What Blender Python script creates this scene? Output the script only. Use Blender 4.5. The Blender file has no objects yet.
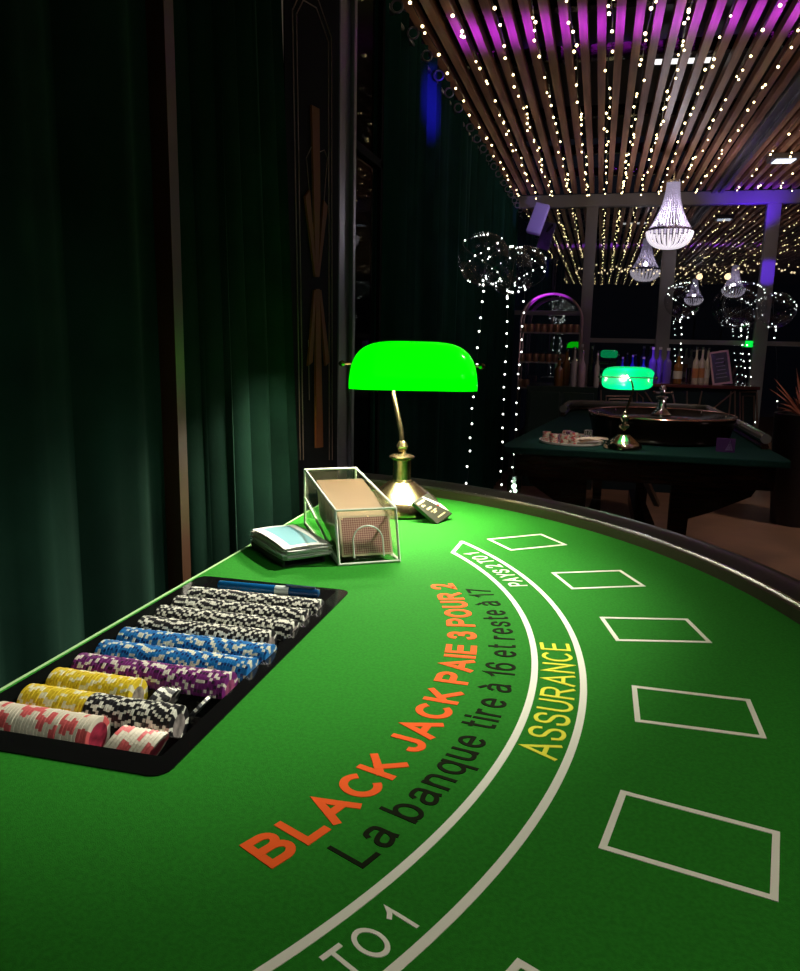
import bpy, bmesh, math, random
from mathutils import Vector, Matrix
random.seed(7)
PI = math.pi
sin, cos, R = math.sin, math.cos, math.radians
S = bpy.context.scene
COL = S.collection

# ------------------------------------------------------------------ camera
F, PITCH, ROLL, YAW = 779.41, 0.18727, -0.020006, 0.243465
CZ = 1.34
def cam_axes():
    f = Vector((0, cos(PITCH), -sin(PITCH))); r = Vector((1, 0, 0)); d = f.cross(r)
    r2 = r * cos(ROLL) + d * sin(ROLL); d2 = -r * sin(ROLL) + d * cos(ROLL)
    M = Matrix.Rotation(YAW, 3, 'Z')
    return M @ r2, M @ d2, M @ f
CR, CD, CF = cam_axes()
CO = Vector((0, 0, CZ))
cam_d = bpy.data.cameras.new('camera'); cam = bpy.data.objects.new('camera', cam_d); COL.objects.link(cam)
cam_d.sensor_fit = 'HORIZONTAL'; cam_d.sensor_width = 36; cam_d.lens = 36 * F / 800
cam_d.clip_start = .02; cam_d.clip_end = 100
m3 = Matrix((CR, -CD, -CF)).transposed()
cam.matrix_world = Matrix.Translation(CO) @ m3.to_4x4()
S.camera = cam
def ray(px, py): return CR * ((px - 400) / F) + CD * ((py - 485.5) / F) + CF
def atz(px, py, z): d = ray(px, py); return CO + d * ((z - CZ) / d.z)
def aty(px, py, y): d = ray(px, py); return CO + d * (y / d.y)
def atx(px, py, x): d = ray(px, py); return CO + d * (x / d.x)

# ------------------------------------------------------------------ materials
def mat(name, col=(.5, .5, .5), rough=.5, metal=0., emit=None, es=0., spec=.5, noise=0., nscale=40, bump=0., bscale=80, sheen=0., coat=0., col2=None):
    m = bpy.data.materials.new(name); m.use_nodes = True
    nt = m.node_tree; b = nt.nodes['Principled BSDF']
    b.inputs['Base Color'].default_value = (*col, 1); b.inputs['Roughness'].default_value = rough
    b.inputs['Metallic'].default_value = metal; b.inputs['Specular IOR Level'].default_value = spec
    if sheen:
        b.inputs['Sheen Weight'].default_value = sheen; b.inputs['Sheen Roughness'].default_value = .4
        b.inputs['Sheen Tint'].default_value = (*[min(1, c * 3 + .05) for c in col], 1)
    if coat: b.inputs['Coat Weight'].default_value = coat; b.inputs['Coat Roughness'].default_value = .08
    if emit: b.inputs['Emission Color'].default_value = (*emit, 1); b.inputs['Emission Strength'].default_value = es
    if noise or bump:
        tc = nt.nodes.new('ShaderNodeTexCoord')
    if noise:
        n = nt.nodes.new('ShaderNodeTexNoise'); n.inputs['Scale'].default_value = nscale; n.inputs['Detail'].default_value = 6
        nt.links.new(tc.outputs['Object'], n.inputs['Vector'])
        mx = nt.nodes.new('ShaderNodeMix'); mx.data_type = 'RGBA'
        c2 = col2 or tuple(c * (1 - noise) for c in col)
        mx.inputs[6].default_value = (*c2, 1); mx.inputs[7].default_value = (*col, 1)
        rp = nt.nodes.new('ShaderNodeMapRange'); rp.inputs[1].default_value = .35; rp.inputs[2].default_value = .65
        nt.links.new(n.outputs['Fac'], rp.inputs[0]); nt.links.new(rp.outputs[0], mx.inputs[0])
        nt.links.new(mx.outputs[2], b.inputs['Base Color'])
    if bump:
        n2 = nt.nodes.new('ShaderNodeTexNoise'); n2.inputs['Scale'].default_value = bscale; n2.inputs['Detail'].default_value = 4
        nt.links.new(tc.outputs['Object'], n2.inputs['Vector'])
        bp = nt.nodes.new('ShaderNodeBump'); bp.inputs['Strength'].default_value = bump; bp.inputs['Distance'].default_value = .002
        nt.links.new(n2.outputs['Fac'], bp.inputs['Height']); nt.links.new(bp.outputs[0], b.inputs['Normal'])
    return m
def glass(name, tint=(1, 1, 1), refl=.12, facing=.5, rough=0.):
    m = bpy.data.materials.new(name); m.use_nodes = True; nt = m.node_tree; nt.nodes.clear()
    o = nt.nodes.new('ShaderNodeOutputMaterial'); t = nt.nodes.new('ShaderNodeBsdfTransparent'); g = nt.nodes.new('ShaderNodeBsdfGlossy')
    t.inputs[0].default_value = (*tint, 1); g.inputs['Roughness'].default_value = rough
    lw = nt.nodes.new('ShaderNodeLayerWeight'); lw.inputs['Blend'].default_value = .35
    mr = nt.nodes.new('ShaderNodeMapRange'); mr.inputs[3].default_value = refl; mr.inputs[4].default_value = refl + facing
    mx = nt.nodes.new('ShaderNodeMixShader')
    nt.links.new(lw.outputs['Facing'], mr.inputs[0]); nt.links.new(mr.outputs[0], mx.inputs[0])
    nt.links.new(t.outputs[0], mx.inputs[1]); nt.links.new(g.outputs[0], mx.inputs[2]); nt.links.new(mx.outputs[0], o.inputs[0])
    return m
def wood(name, a, b, rough=.45, sc=(30, 1.5, 30)):
    m = mat(name, a, rough); nt = m.node_tree; p = nt.nodes['Principled BSDF']
    tc = nt.nodes.new('ShaderNodeTexCoord'); mp = nt.nodes.new('ShaderNodeMapping'); mp.inputs['Scale'].default_value = sc
    n = nt.nodes.new('ShaderNodeTexNoise'); n.inputs['Scale'].default_value = 2; n.inputs['Detail'].default_value = 5
    r = nt.nodes.new('ShaderNodeValToRGB'); r.color_ramp.elements[0].color = (*b, 1); r.color_ramp.elements[1].color = (*a, 1)
    r.color_ramp.elements[0].position = .3; r.color_ramp.elements[1].position = .7
    nt.links.new(tc.outputs['Object'], mp.inputs[0]); nt.links.new(mp.outputs[0], n.inputs['Vector'])
    nt.links.new(n.outputs['Fac'], r.inputs[0]); nt.links.new(r.outputs[0], p.inputs['Base Color'])
    return m

FELT = mat('green felt', (.020, .185, .015), .95, spec=.06, noise=.22, nscale=260, bump=.25, bscale=900)
WHITE_PRINT = mat('white print', (.74, .74, .62), .85, spec=.1)
RED_PRINT = mat('red print', (.78, .10, .015), .85, spec=.1)
BLACK_PRINT = mat('black print', (.010, .014, .006), .9, spec=.02)
YELLOW_PRINT = mat('yellow print', (.72, .70, .05), .85, spec=.1)
RAIL = mat('black leather rail', (.009, .008, .007), .30, spec=.4, bump=.15, bscale=300)
RAIL_IN = mat('dark rail wood', (.022, .018, .008), .3)
SILVER = mat('silver trim', (.85, .84, .80), .16, 1)
PLASTIC = mat('black glossy plastic', (.004, .004, .004), .12, spec=.25)
BLACK = mat('matt black', (.008, .008, .008), .5)
BRASS = mat('antique brass', (.50, .40, .20), .24, 1, noise=.25, nscale=12)
BRASS2 = mat('polished pale brass', (.72, .60, .42), .15, 1)
SHADE = mat('lit green glass shade', (.0, .55, .01), .12, emit=(0.0, 1, 0.0), es=1.05, spec=.5)
SHADE2 = mat('lit emerald glass shade', (.0, .20, .06), .2, emit=(0.0, .55, .16), es=1.0, spec=.4)
SHADE_IN = mat('white inside of shade', (.85, .9, .8), .5)
BULB = mat('warm lit bulb', (1, 1, 1), .5, emit=(1, .86, .62), es=30)
FAIRY = mat('warm fairy bulb', (1, .9, .7), .4, emit=(1, .78, .36), es=7)
FAIRYW = mat('cool fairy bulb', (1, 1, 1), .4, emit=(.93, 1, .90), es=6)
WIRE = mat('dark wire', (.02, .02, .012), .5)
THREAD = mat('clear wire', (.06, .06, .05), .3)
VELVET = mat('green velvet', (.006, .022, .014), .9, spec=.03, sheen=.22, noise=.4, nscale=5, bump=.2, bscale=60)
VELVET2 = mat('dark teal velvet', (.008, .042, .032), .9, spec=.03, sheen=.25, noise=.35, nscale=4)
DARKWALL = mat('black wall paint', (.008, .007, .008), .6)
PANEL = mat('black lacquer', (.004, .004, .005), .8, spec=.04)
COPPER = mat('copper inlay', (.17, .048, .014), .7, 0, spec=.1)
COPPERL = mat('pale copper line', (.22, .14, .12), .4, .5)
FRAME = mat('grey aluminium frame', (.16, .15, .17), .4, .3)
POST = mat('grey painted post', (.20, .185, .20), .5)
MAUVE = mat('pale mauve jamb', (.50, .38, .42), .4)
SLAT = wood('stained pine slat', (.46, .23, .15), (.28, .14, .09), .5)
DBOARD = wood('brown ceiling board', (.20, .10, .055), (.12, .06, .035), .6)
DARKWOOD = wood('dark mahogany', (.035, .012, .008), (.015, .006, .004), .25, (3, 3, 30))
FLOORM = mat('brown worn floor', (.20, .105, .068), .55, noise=.35, nscale=2.5, bump=.1, bscale=10)
TEAL = mat('dark teal cloth', (.010, .050, .040), .9, spec=.1, noise=.2, nscale=100)
BARP = mat('petrol blue bar panel', (.006, .016, .022), .6, spec=.2)
BARTOP = mat('glossy bar top', (.10, .03, .03), .12)
ACRYL = glass('clear acrylic', (.96, .98, .95), .035, .22)
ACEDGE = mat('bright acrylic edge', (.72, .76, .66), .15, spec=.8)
PANE = glass('night window pane', (.60, .62, .68), .28, .3)
BUBBLE = glass('clear balloon', (.95, .95, .97), .015, .30)
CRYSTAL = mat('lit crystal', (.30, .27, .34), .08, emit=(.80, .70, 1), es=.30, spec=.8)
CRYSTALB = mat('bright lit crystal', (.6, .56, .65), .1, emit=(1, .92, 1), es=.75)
CHROME = mat('chrome', (.80, .76, .78), .12, 1)
GOLDM = mat('gold painted frame', (.55, .40, .45), .3, .7)
CUPM = mat('copper tumbler', (.42, .22, .16), .3, .6)
PAPER = mat('white paper', (.74, .72, .64), .7)
CARDEDGE = mat('card edge', (.72, .58, .40), .7)
DARKSCREEN = mat('dark slate board', (.012, .014, .022), .3)

# ------------------------------------------------------------------ mesh builder
class MB:
    def __init__(s): s.v = []; s.f = []; s.mi = []; s.sm = []
    def add(s, vs, fs, mi=0, smooth=False, M=None):
        b = len(s.v)
        s.v += [tuple(M @ Vector(v)) if M else tuple(v) for v in vs]
        for f in fs: s.f.append([b + i for i in f]); s.mi.append(mi); s.sm.append(smooth)
        return s
    def box(s, c, size, M=None, mi=0):
        x, y, z = [a / 2 for a in size]; cx, cy, cz = c
        vs = [(cx + i * x, cy + j * y, cz + k * z) for k in (-1, 1) for j in (-1, 1) for i in (-1, 1)]
        return s.add(vs, [(0, 2, 3, 1), (4, 5, 7, 6), (0, 1, 5, 4), (2, 6, 7, 3), (0, 4, 6, 2), (1, 3, 7, 5)], mi, False, M)
    def bx(s, x0, x1, y0, y1, z0, z1, mi=0):
        return s.box(((x0 + x1) / 2, (y0 + y1) / 2, (z0 + z1) / 2), (abs(x1 - x0), abs(y1 - y0), abs(z1 - z0)), mi=mi)
    def lathe(s, prof, n=32, M=None, mi=0, smooth=True, mis=None):
        vs = []; fs = []
        for r, z in prof:
            for i in range(n): a = 2 * PI * i / n; vs.append((r * cos(a), r * sin(a), z))
        b = len(s.v); m = len(prof)
        s.v += [tuple(M @ Vector(v)) if M else v for v in vs]
        for k in range(m - 1):
            for i in range(n):
                j = (i + 1) % n
                s.f.append([b + k * n + i, b + k * n + j, b + (k + 1) * n + j, b + (k + 1) * n + i]); s.mi.append(mis(k, i) if mis else mi); s.sm.append(smooth)
        if prof[0][0] > 1e-6: s.f.append([b + i for i in range(n)][::-1]); s.mi.append(mi if not mis else mis(-1, 0)); s.sm.append(False)
        if prof[-1][0] > 1e-6: s.f.append([b + (m - 1) * n + i for i in range(n)]); s.mi.append(mi if not mis else mis(m, 0)); s.sm.append(False)
        return s
    def tube(s, pts, rad, n=8, mi=0, closed=False, smooth=True, cap=True, M=None):
        pts = [Vector(p) for p in pts]; m = len(pts); vs = []; fs = []
        prev = None
        for k, p in enumerate(pts):
            if closed: t = pts[(k + 1) % m] - pts[k - 1]
            else: t = pts[min(k + 1, m - 1)] - pts[max(k - 1, 0)]
            t.normalize()
            if prev is None: u = t.orthogonal().normalized()
            else: u = (prev - t * prev.dot(t)).normalized()
            prev = u; w = t.cross(u); r = rad(k / (m - 1)) if callable(rad) else rad
            for i in range(n): a = 2 * PI * i / n; vs.append(p + u * (r * cos(a)) + w * (r * sin(a)))
        for k in range(m if closed else m - 1):
            for i in range(n):
                j = (i + 1) % n; k2 = (k + 1) % m
                fs.append((k * n + i, k * n + j, k2 * n + j, k2 * n + i))
        if cap and not closed: fs.append(tuple(range(n))[::-1]); fs.append(tuple((m - 1) * n + i for i in range(n)))
        return s.add(vs, fs, mi, smooth, M)
    def prism(s, poly, z0, z1, M=None, mi=0):
        n = len(poly); vs = [(x, y, z0) for x, y in poly] + [(x, y, z1) for x, y in poly]
        fs = [tuple(range(n))[::-1], tuple(range(n, 2 * n))] + [(i, (i + 1) % n, n + (i + 1) % n, n + i) for i in range(n)]
        return s.add(vs, fs, mi, False, M)
    def bar(s, a, b, w, h, up=(0, 0, 1), mi=0):
        a = Vector(a); b = Vector(b); t = (b - a); L = t.length; t.normalize(); up = Vector(up)
        sd = t.cross(up); sd.normalize(); up = sd.cross(t)
        M = Matrix((t, sd, up)).transposed().to_4x4(); M.translation = (a + b) / 2
        return s.box((0, 0, 0), (L, w, h), M, mi)
    def grid(s, fn, nu, nv, mi=0, smooth=True, thick=None):
        vs = [fn(i / nu, j / nv) for j in range(nv + 1) for i in range(nu + 1)]; W = nu + 1
        fs = [(j * W + i, j * W + i + 1, (j + 1) * W + i + 1, (j + 1) * W + i) for j in range(nv) for i in range(nu)]
        if thick:
            b = len(vs); th = Vector(thick); vs2 = [Vector(v) + th for v in vs]
            fs += [tuple(b + i for i in f)[::-1] for f in fs[:nu * nv]]
            ring = [i for i in range(W)] + [j * W + nu for j in range(1, nv + 1)] + [nv * W + i for i in range(nu - 1, -1, -1)] + [j * W for j in range(nv - 1, 0, -1)]
            fs += [(ring[k], b + ring[k], b + ring[(k + 1) % len(ring)], ring[(k + 1) % len(ring)]) for k in range(len(ring))]
            vs = vs + vs2
        return s.add(vs, fs, mi, smooth)
    def mesh(s, name, mats):
        me = bpy.data.meshes.new(name); me.from_pydata(s.v, [], s.f)
        for m in (mats if isinstance(mats, (list, tuple)) else [mats]): me.materials.append(m)
        for p, mi, sm in zip(me.polygons, s.mi, s.sm): p.material_index = mi; p.use_smooth = sm
        bm = bmesh.new(); bm.from_mesh(me); bmesh.ops.recalc_face_normals(bm, faces=bm.faces[:])
        for e in bm.edges:
            if len(e.link_faces) == 2 and e.calc_face_angle(0) > .6: e.smooth = False
        bm.to_mesh(me); bm.free(); me.update(); return me
    def build(s, name, mats, parent=None, bevel=0, local=True):
        me = s.mesh(name, mats); o = bpy.data.objects.new(name, me); COL.objects.link(o)
        if parent: o.parent = parent
        if bevel:
            b = o.modifiers.new('bevel', 'BEVEL'); b.width = bevel; b.segments = 2; b.limit_method = 'ANGLE'; b.angle_limit = R(40)
        return o

def tag(o, label, cat, group=None, kind=None):
    o['label'] = label; o['category'] = cat
    if group: o['group'] = group
    if kind: o['kind'] = kind
    return o
def empty(name, loc, rz=0, label=None, cat=None, group=None):
    o = bpy.data.objects.new(name, None); COL.objects.link(o); o.location = loc; o.rotation_euler = (0, 0, rz); o.empty_display_size = .05
    if label: tag(o, label, cat, group)
    return o
def struct(name, mb, m, label=None, cat=None, bevel=0):
    o = mb.build(name, m, bevel=bevel); o['kind'] = 'structure'
    if label: o['label'] = label
    if cat: o['category'] = cat
    return o
def dup(root, name=None, loc=None, label=None, group=None, rot=None, M=None):
    r = root.copy(); COL.objects.link(r)
    if loc is not None: r.location = loc
    if rot is not None: r.rotation_euler = rot
    if M is not None: r.matrix_world = M
    if label: r['label'] = label
    if group: r['group'] = group
    for ch in list(root.children):
        c = ch.copy(); COL.objects.link(c); c.parent = r
        for g in list(ch.children):
            d = g.copy(); COL.objects.link(d); d.parent = c
    return r
def inst(name, me, parent=None, loc=(0, 0, 0), rot=(0, 0, 0), sc=1):
    o = bpy.data.objects.new(name, me); COL.objects.link(o); o.location = loc; o.rotation_euler = rot
    if sc != 1: o.scale = (sc,) * 3 if not isinstance(sc, tuple) else sc
    if parent: o.parent = parent
    return o
def light(name, typ, loc, power, col=(1, 1, 1), size=.05, to=None, spot=60, blend=.6, sy=None):
    d = bpy.data.lights.new(name, typ); d.energy = power; d.color = col
    if typ == 'AREA':
        d.size = size
        if sy: d.shape = 'RECTANGLE'; d.size_y = sy
    else: d.shadow_soft_size = size
    if typ == 'SPOT': d.spot_size = R(spot); d.spot_blend = blend
    o = bpy.data.objects.new(name, d); COL.objects.link(o); o.location = loc
    if to is not None: o.rotation_euler = (Vector(to) - Vector(loc)).to_track_quat('-Z', 'Y').to_euler()
    return o

# ================================================================== THE ROOM
YB = 8.3; XL = -.98; XR = 5.0; YF = -4.2; ZC = 2.76
struct('floor', MB().bx(XL - .1, XR + .1, YF - .1, 16, -.05, 0), FLOORM)
struct('wall_left', MB().bx(XL - .1, XL, YF, YB, 0, 3.3), DARKWALL)
struct('wall_right', MB().bx(XR, XR + .1, YF, YB, 0, 3.3), DARKWALL)
struct('wall_front', MB().bx(XL - .1, XR + .1, YF - .1, YF, 0, 3.3), DARKWALL)
struct('ceiling', MB().bx(XL - .1, XR + .1, YF - .1, YB + .05, 3.3, 3.36), DARKWALL)
struct('trim_1', MB().bx(1.02, XR, YF, YB - .05, ZC + .075, ZC + .1), DBOARD)
sl = MB(); x = XL + .075; PITCHS = .082
while x < XR - .05:
    if not (.93 < x < 1.03): sl.box((x, (YF + YB) / 2 - .05, ZC + .025), (.040, YB - YF - .1, .050))
    x += PITCHS
struct('trim_2', sl, SLAT)
struct('trim_3', MB().bx(.93, .96, YF, YB - .05, ZC - .02, ZC + .06).bx(.96, 1.0, YF, YB - .05, ZC + .0, ZC + .03).bx(1.0, 1.03, YF, YB - .05, ZC - .02, ZC + .06), FRAME)
cb = MB()
for y in (3.2, 4.05, 4.75, 5.9, 7.0, 7.9): cb.bx(XL, 1.0, y - .03, y + .03, ZC + .10, ZC + .17)
struct('trim_4', cb, DARKWOOD)
# glazed end wall: posts, head beam, transoms, panes
struct('trim_5', MB().bx(XL, XR, YB - .06, YB + .06, ZC - .115, ZC + .0), POST, bevel=.004)
posts = [(-.99, .09), (-.155, .11), (.60, .13), (1.50, .12), (2.6, .12), (3.8, .12), (4.95, .1)]
for i, (px_, w) in enumerate(posts):
    struct('trim_%d' % (6 + i), MB().bx(px_ - w / 2, px_ + w / 2, YB - .05, YB + .05, 0, ZC - .115), POST, bevel=.004)
for i in range(len(posts) - 1):
    a = posts[i][0] + posts[i][1] / 2; b = posts[i + 1][0] - posts[i + 1][1] / 2
    w = empty('window_%d' % (i + 1), ((a + b) / 2, YB, 0)); w['kind'] = 'structure'
    zt = 1.62 if i == 0 else 1.355
    mb = MB(); h = (b - a) / 2
    mb.bx(-h, h, -.03, .03, 0, .10).bx(-h, h, -.02, .02, zt - .022, zt + .022)
    mb.build('window_frame', FRAME if i == 0 else POST, w)
    MB().bx(-h, h, -.003, .003, .10, zt - .022).build('glass_pane', PANE, w)
    MB().bx(-h, h, -.003, .003, zt + .022, ZC - .115).build('glass_pane', PANE, w)
# left side: post, jamb, deco door panel, jamb, window
struct('trim_14', MB().bx(XL, -.768, 1.330, 1.362, 0, 2.9), mat('brown wood post', (.045, .018, .008), .4))
struct('trim_15', MB().bx(XL, -.84, 1.97, 2.045, 0, 2.9), MAUVE, bevel=.004)
struct('trim_16', MB().bx(XL, -.84, 2.50, 2.63, 0, 2.9).bx(-.84, -.825, 2.60, 2.63, 0, 2.9), mat('grey lavender jamb', (.09, .08, .12), .4, .1), bevel=.003)
w = empty('window_7', (-.88, 2.86, 0)); w['kind'] = 'structure'
MB().bx(-.02, .02, -.23, .23, 0, .12).bx(-.02, .02, -.23, .23, 1.98, 2.01).bx(-.02, .02, -.23, -.2, 0, 2.9).bx(-.02, .02, .2, .23, 0, 2.9).build('window_frame', PANEL, w)
MB().bx(-.004, .004, -.2, .2, .12, 1.98).build('glass_pane', glass('side pane', (.5, .55, .5), .02, .05), w)
MB().bx(-.004, .004, -.2, .2, 2.01, 2.9).build('glass_pane', glass('side pane top', (.5, .55, .5), .01, .02), w)

# deco door
door = empty('door_1', (-.85, 2.27, 0)); door['kind'] = 'structure'
MB().bx(-.02, .01, -.22, .22, 0, 2.85).build('door_panel', PANEL, door)
def inlay(polys, name, m, t=.006):
    mb = MB()
    for poly in polys:
        q = [atx(px, py, -.84) for px, py in poly]
        n = len(q); vs = [(0.010, p.y - 2.27, p.z) for p in q] + [(0.010 + t, p.y - 2.27, p.z) for p in q]
        mb.add(vs, [tuple(range(n)), tuple(range(n, 2 * n))] + [(i, (i + 1) % n, n + (i + 1) % n, n + i) for i in range(n)])
    return mb.build(name, m, door)
inlay([[(310, 105), (317.5, 109), (318.5, 200), (316.5, 277), (314, 277)]], 'copper_ray', COPPER)
inlay([[(303.5, 197), (308, 190), (315, 277), (313.5, 277)]], 'copper_ray', COPPER)
inlay([[(322, 200), (326, 206), (317.5, 277), (316, 277)]], 'copper_ray', COPPER)
inlay([[(314, 289), (318, 289), (321.5, 447), (314.5, 448)]], 'copper_ray', COPPER)
inlay([[(312.5, 290), (314.5, 290), (311, 362), (306.5, 366)]], 'copper_ray', COPPER)
inlay([[(317.5, 290), (319.5, 290), (328, 362), (324, 366)]], 'copper_ray', COPPER)
def pl(path, name, r=.0018, m=COPPERL):
    mb = MB(); q = [atx(px, py, -.84) for px, py in path]
    mb.tube([(0.011, p.y - 2.27, p.z) for p in q], r, 6); return mb.build(name, m, door)
pl([(300, 460), (292, 10), (302, -12), (318, 0), (331, 38), (332, 460)], 'inlay_line')
pl([(303, 460), (296, 14), (303, 0), (316, 8), (328, 42), (329, 460)], 'inlay_line')
pl([(313, 235), (306, 158), (311, 147), (317, 153), (324, 150), (327, 158), (321, 235)], 'inlay_line', .0012)
pl([(309, 400), (308, 340)], 'inlay_line', .0012)

# floor beyond the glass, added garland and lamps standing in for reflections
ico = MB()
def ico_mesh(name, r, m, sub=1):
    me = bpy.data.meshes.new(name); bm = bmesh.new(); bmesh.ops.create_icosphere(bm, subdivisions=sub, radius=r)
    for f in bm.faces: f.smooth = True
    bm.to_mesh(me); bm.free(); me.materials.append(m); return me
FB = ico_mesh('bulb', .0075, FAIRY, 1)
FBW = ico_mesh('bulb', .0062, FAIRYW, 1)
FBO = ico_mesh('bulb', .02, mat('dim warm bulb', (1, .8, .5), .4, emit=(1, .72, .35), es=5), 1)

g = empty('reflection_garland', (0, 12, 2.39), 0, 'long horizontal garland of tiny warm lights beyond the glass, standing in for a reflection', 'string lights')
pts = [(x_ * .1 - .4, 0, .02 * sin(x_ * .7)) for x_ in range(40)]
MB().tube(pts, .004, 4).build('cable', WIRE, g)
for k in range(95): inst('bulb', FBO, g, (-.4 + k * .040, random.uniform(-.02, .02), random.uniform(-.09, .06)), sc=random.uniform(.5, .9))
for j, (px, lab) in enumerate([(699, 'left warm lamp beyond the glass standing in for a reflection, above the small chandelier reflection'), (727, 'right warm lamp beyond the glass standing in for a reflection')]):
    p = aty(px, 277, 11.8); o = empty('reflection_lamp', p, 0, lab, 'lamp', None)
    MB().lathe([(.03, -.05), (.045, .02), (.045, .05)], 12, Matrix.Rotation(R(90), 4, 'X')).build('housing', BLACK, o)
    MB().lathe([(0.001, -.02), (.038, .0), (.042, .01), (.001, .03)], 12, Matrix.Rotation(R(90), 4, 'X') @ Matrix.Translation((0, 0, .055))).build('lens', mat('warm flood', (1, .7, .4), emit=(1, .62, .28), es=9), o)
    MB().bx(-.01, .01, .05, .07, -p.z, .0).build('mast', BLACK, o)

# ================================================================== CURTAINS
def curtain(name, x, y0, y1, z0, z1, amp, per, label, m=VELVET, top=(0, 0), seed=0, rings=0, group=None, dens=10):
    rnd = random.Random(seed); n = max(6, int((y1 - y0) / per * dens)); ph = rnd.uniform(0, 6)
    yc = (y0 + y1) / 2
    fr = [(rnd.uniform(.3, .6), rnd.uniform(0, 6)), (rnd.uniform(1.6, 2.3), rnd.uniform(0, 6))]
    o = empty(name, (x, yc, z0), 0, label, 'curtain', group)
    def fn(u, v):
        ya = y0 + (y1 - y0) * u; yt = (y0 + top[0]) + (y1 + top[1] - y0 - top[0]) * u
        s_ = v ** .8; y = ya + (yt - ya) * s_
        t = 2 * PI * (ya - y0) / per + ph
        a = amp * (.85 + .15 * (1 - v)) * (sin(t) * .75 + .3 * sin(t * fr[0][0] + fr[0][1] + v * 1.2) + .22 * sin(t * fr[1][0] + fr[1][1] + v * .8))
        return (a, y - yc + amp * .25 * sin(2 * t), (z1 - z0) * v)
    mb = MB(); mb.grid(fn, n, 14, thick=(-.004, 0, 0)); mb.build('cloth', m, o)
    return o
VE = mat('eyelet metal', (.16, .15, .22), .35, 1)
curtain('curtain', -.790, .0, 1.322, .02, 2.9, .022, .21, 'dark green velvet curtain behind the chip tray, left of the brown post', seed=5)
curtain('curtain', -.795, 1.385, 2.092, .02, 2.9, .030, .125, 'dark green velvet curtain between the brown post and the art deco door', seed=11, top=(-.02, -.26))
yy = 3.06; labs = ['dark teal pleated curtain right behind the green desk lamp, nearest of the long row', 'dark teal pleated curtain in the middle of the long row, behind the lit balloons', 'dark teal pleated curtain at the far end of the row by the glazed wall']
for i, (a, b) in enumerate([(3.04, 4.78), (4.80, 6.48), (6.50, 8.2)]):
    c = curtain('curtain', -.88, a, b, .02, 2.665, .040, .175, labs[i], VELVET2, seed=20 + i)
    me = MB().tube([(.022 * cos(t), .0, .022 * sin(t)) for t in [2 * PI * k / 16 for k in range(16)]], .0045, 6, closed=True).mesh('eyelet', VE)
    k = 0; y = a + .11
    while y < b - .03:
        inst('eyelet', me, c, (.048, y - (a + b) / 2, 2.56), (0, 0, R(14))); y += .27
ro = MB().tube([(-.88, 3.0, 2.60), (-.88, 8.22, 2.60)], .012, 8).build('curtain_rod', mat('dark rod', (.05, .05, .06), .3, .8))
tag(ro, 'long dark curtain rod carrying the teal curtains along the left wall', 'curtain rod')

# ================================================================== BLACKJACK TABLE
TZ = .92; CX, CY = -.978, .908; FX, FR = -.805, 1.181; EX = -.661
bt = empty('blackjack_table', (0, 0, 0), 0, 'large D-shaped green blackjack table with black padded rail in the foreground', 'gaming table')
def arcp(r, a): return (FX + r * cos(a), CY + r * sin(a))
def dpoly(r, ex, n=96):
    a0 = math.acos((ex - FX) / r)
    return [arcp(r, -a0 + 2 * a0 * i / n) for i in range(n + 1)]
# felt surface with the hole for the tray
TR = (-.655, -.379, .607, 1.197)
def rrect(x0, x1, y0, y1, r, n=5):
    out = []
    for cx_, cy_, a in ((x1 - r, y0 + r, -90), (x1 - r, y1 - r, 0), (x0 + r, y1 - r, 90), (x0 + r, y0 + r, 180)):
        out += [(cx_ + r * cos(R(a + 90 * i / n)), cy_ + r * sin(R(a + 90 * i / n))) for i in range(n + 1)]
    return out
bm = bmesh.new()
def loop(pts, z):
    vs = [bm.verts.new((x, y, z)) for x, y in pts]; es = [bm.edges.new((vs[i], vs[(i + 1) % len(vs)])) for i in range(len(vs))]; return es
es = loop(dpoly(FR + .004, EX), TZ) + loop(rrect(TR[0] + .005, TR[1] - .005, TR[2] + .005, TR[3] - .005, .012), TZ)
bmesh.ops.triangle_fill(bm, use_beauty=True, use_dissolve=False, edges=es)
r_ = bmesh.ops.extrude_face_region(bm, geom=bm.faces[:])
bmesh.ops.translate(bm, vec=(0, 0, -.012), verts=[g_ for g_ in r_['geom'] if isinstance(g_, bmesh.types.BMVert)])
bmesh.ops.recalc_face_normals(bm, faces=bm.faces[:])
me = bpy.data.meshes.new('felt_surface'); bm.to_mesh(me); bm.free(); me.materials.append(FELT)
inst('felt_surface', me, bt)
# slab under felt, with hole left for tray: ring of blocks
sb = MB()
out = dpoly(FR + .02, EX + .002)
sb.prism([(p[0], p[1]) for p in out if True], TZ - .20, TZ - .10)
sb.build('table_bed', DARKWOOD, bt)
# edge strip of the dealer side
MB().bx(EX - .004, EX + .0, CY - 1.165, CY + 1.165, TZ - .2, TZ + .0008).build('edge_strip', mat('pale edge piping', (.35, .55, .25), .6), bt)
def sweep(prof, a0, a1, n, mb, mi=0, smooth=True):
    vs = []; m = len(prof)
    for i in range(n + 1):
        a = a0 + (a1 - a0) * i / n
        for r, z in prof: x_, y_ = arcp(FR + r, a); vs.append((x_, y_, TZ + z))
    fs = [(i * m + k, i * m + (k + 1) % m, (i + 1) * m + (k + 1) % m, (i + 1) * m + k) for i in range(n) for k in range(m)]
    fs += [tuple(range(m)), tuple(n * m + k for k in range(m))]
    return mb.add(vs, fs, mi, smooth)
aend = math.acos((EX - FX) / FR)
sweep([(0, -.2), (0, .020), (.003, .0215), (.012, .0215), (.012, -.2)], -aend, aend, 110, MB(), smooth=False).build('inner_rail_lip', RAIL_IN, bt)
sweep([(.0125, -.02), (.0125, .0235), (.0135, .0245), (.0155, .0245), (.0165, .0235), (.0165, -.02)], -aend, aend, 110, MB()).build('silver_trim', SILVER, bt)
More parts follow.
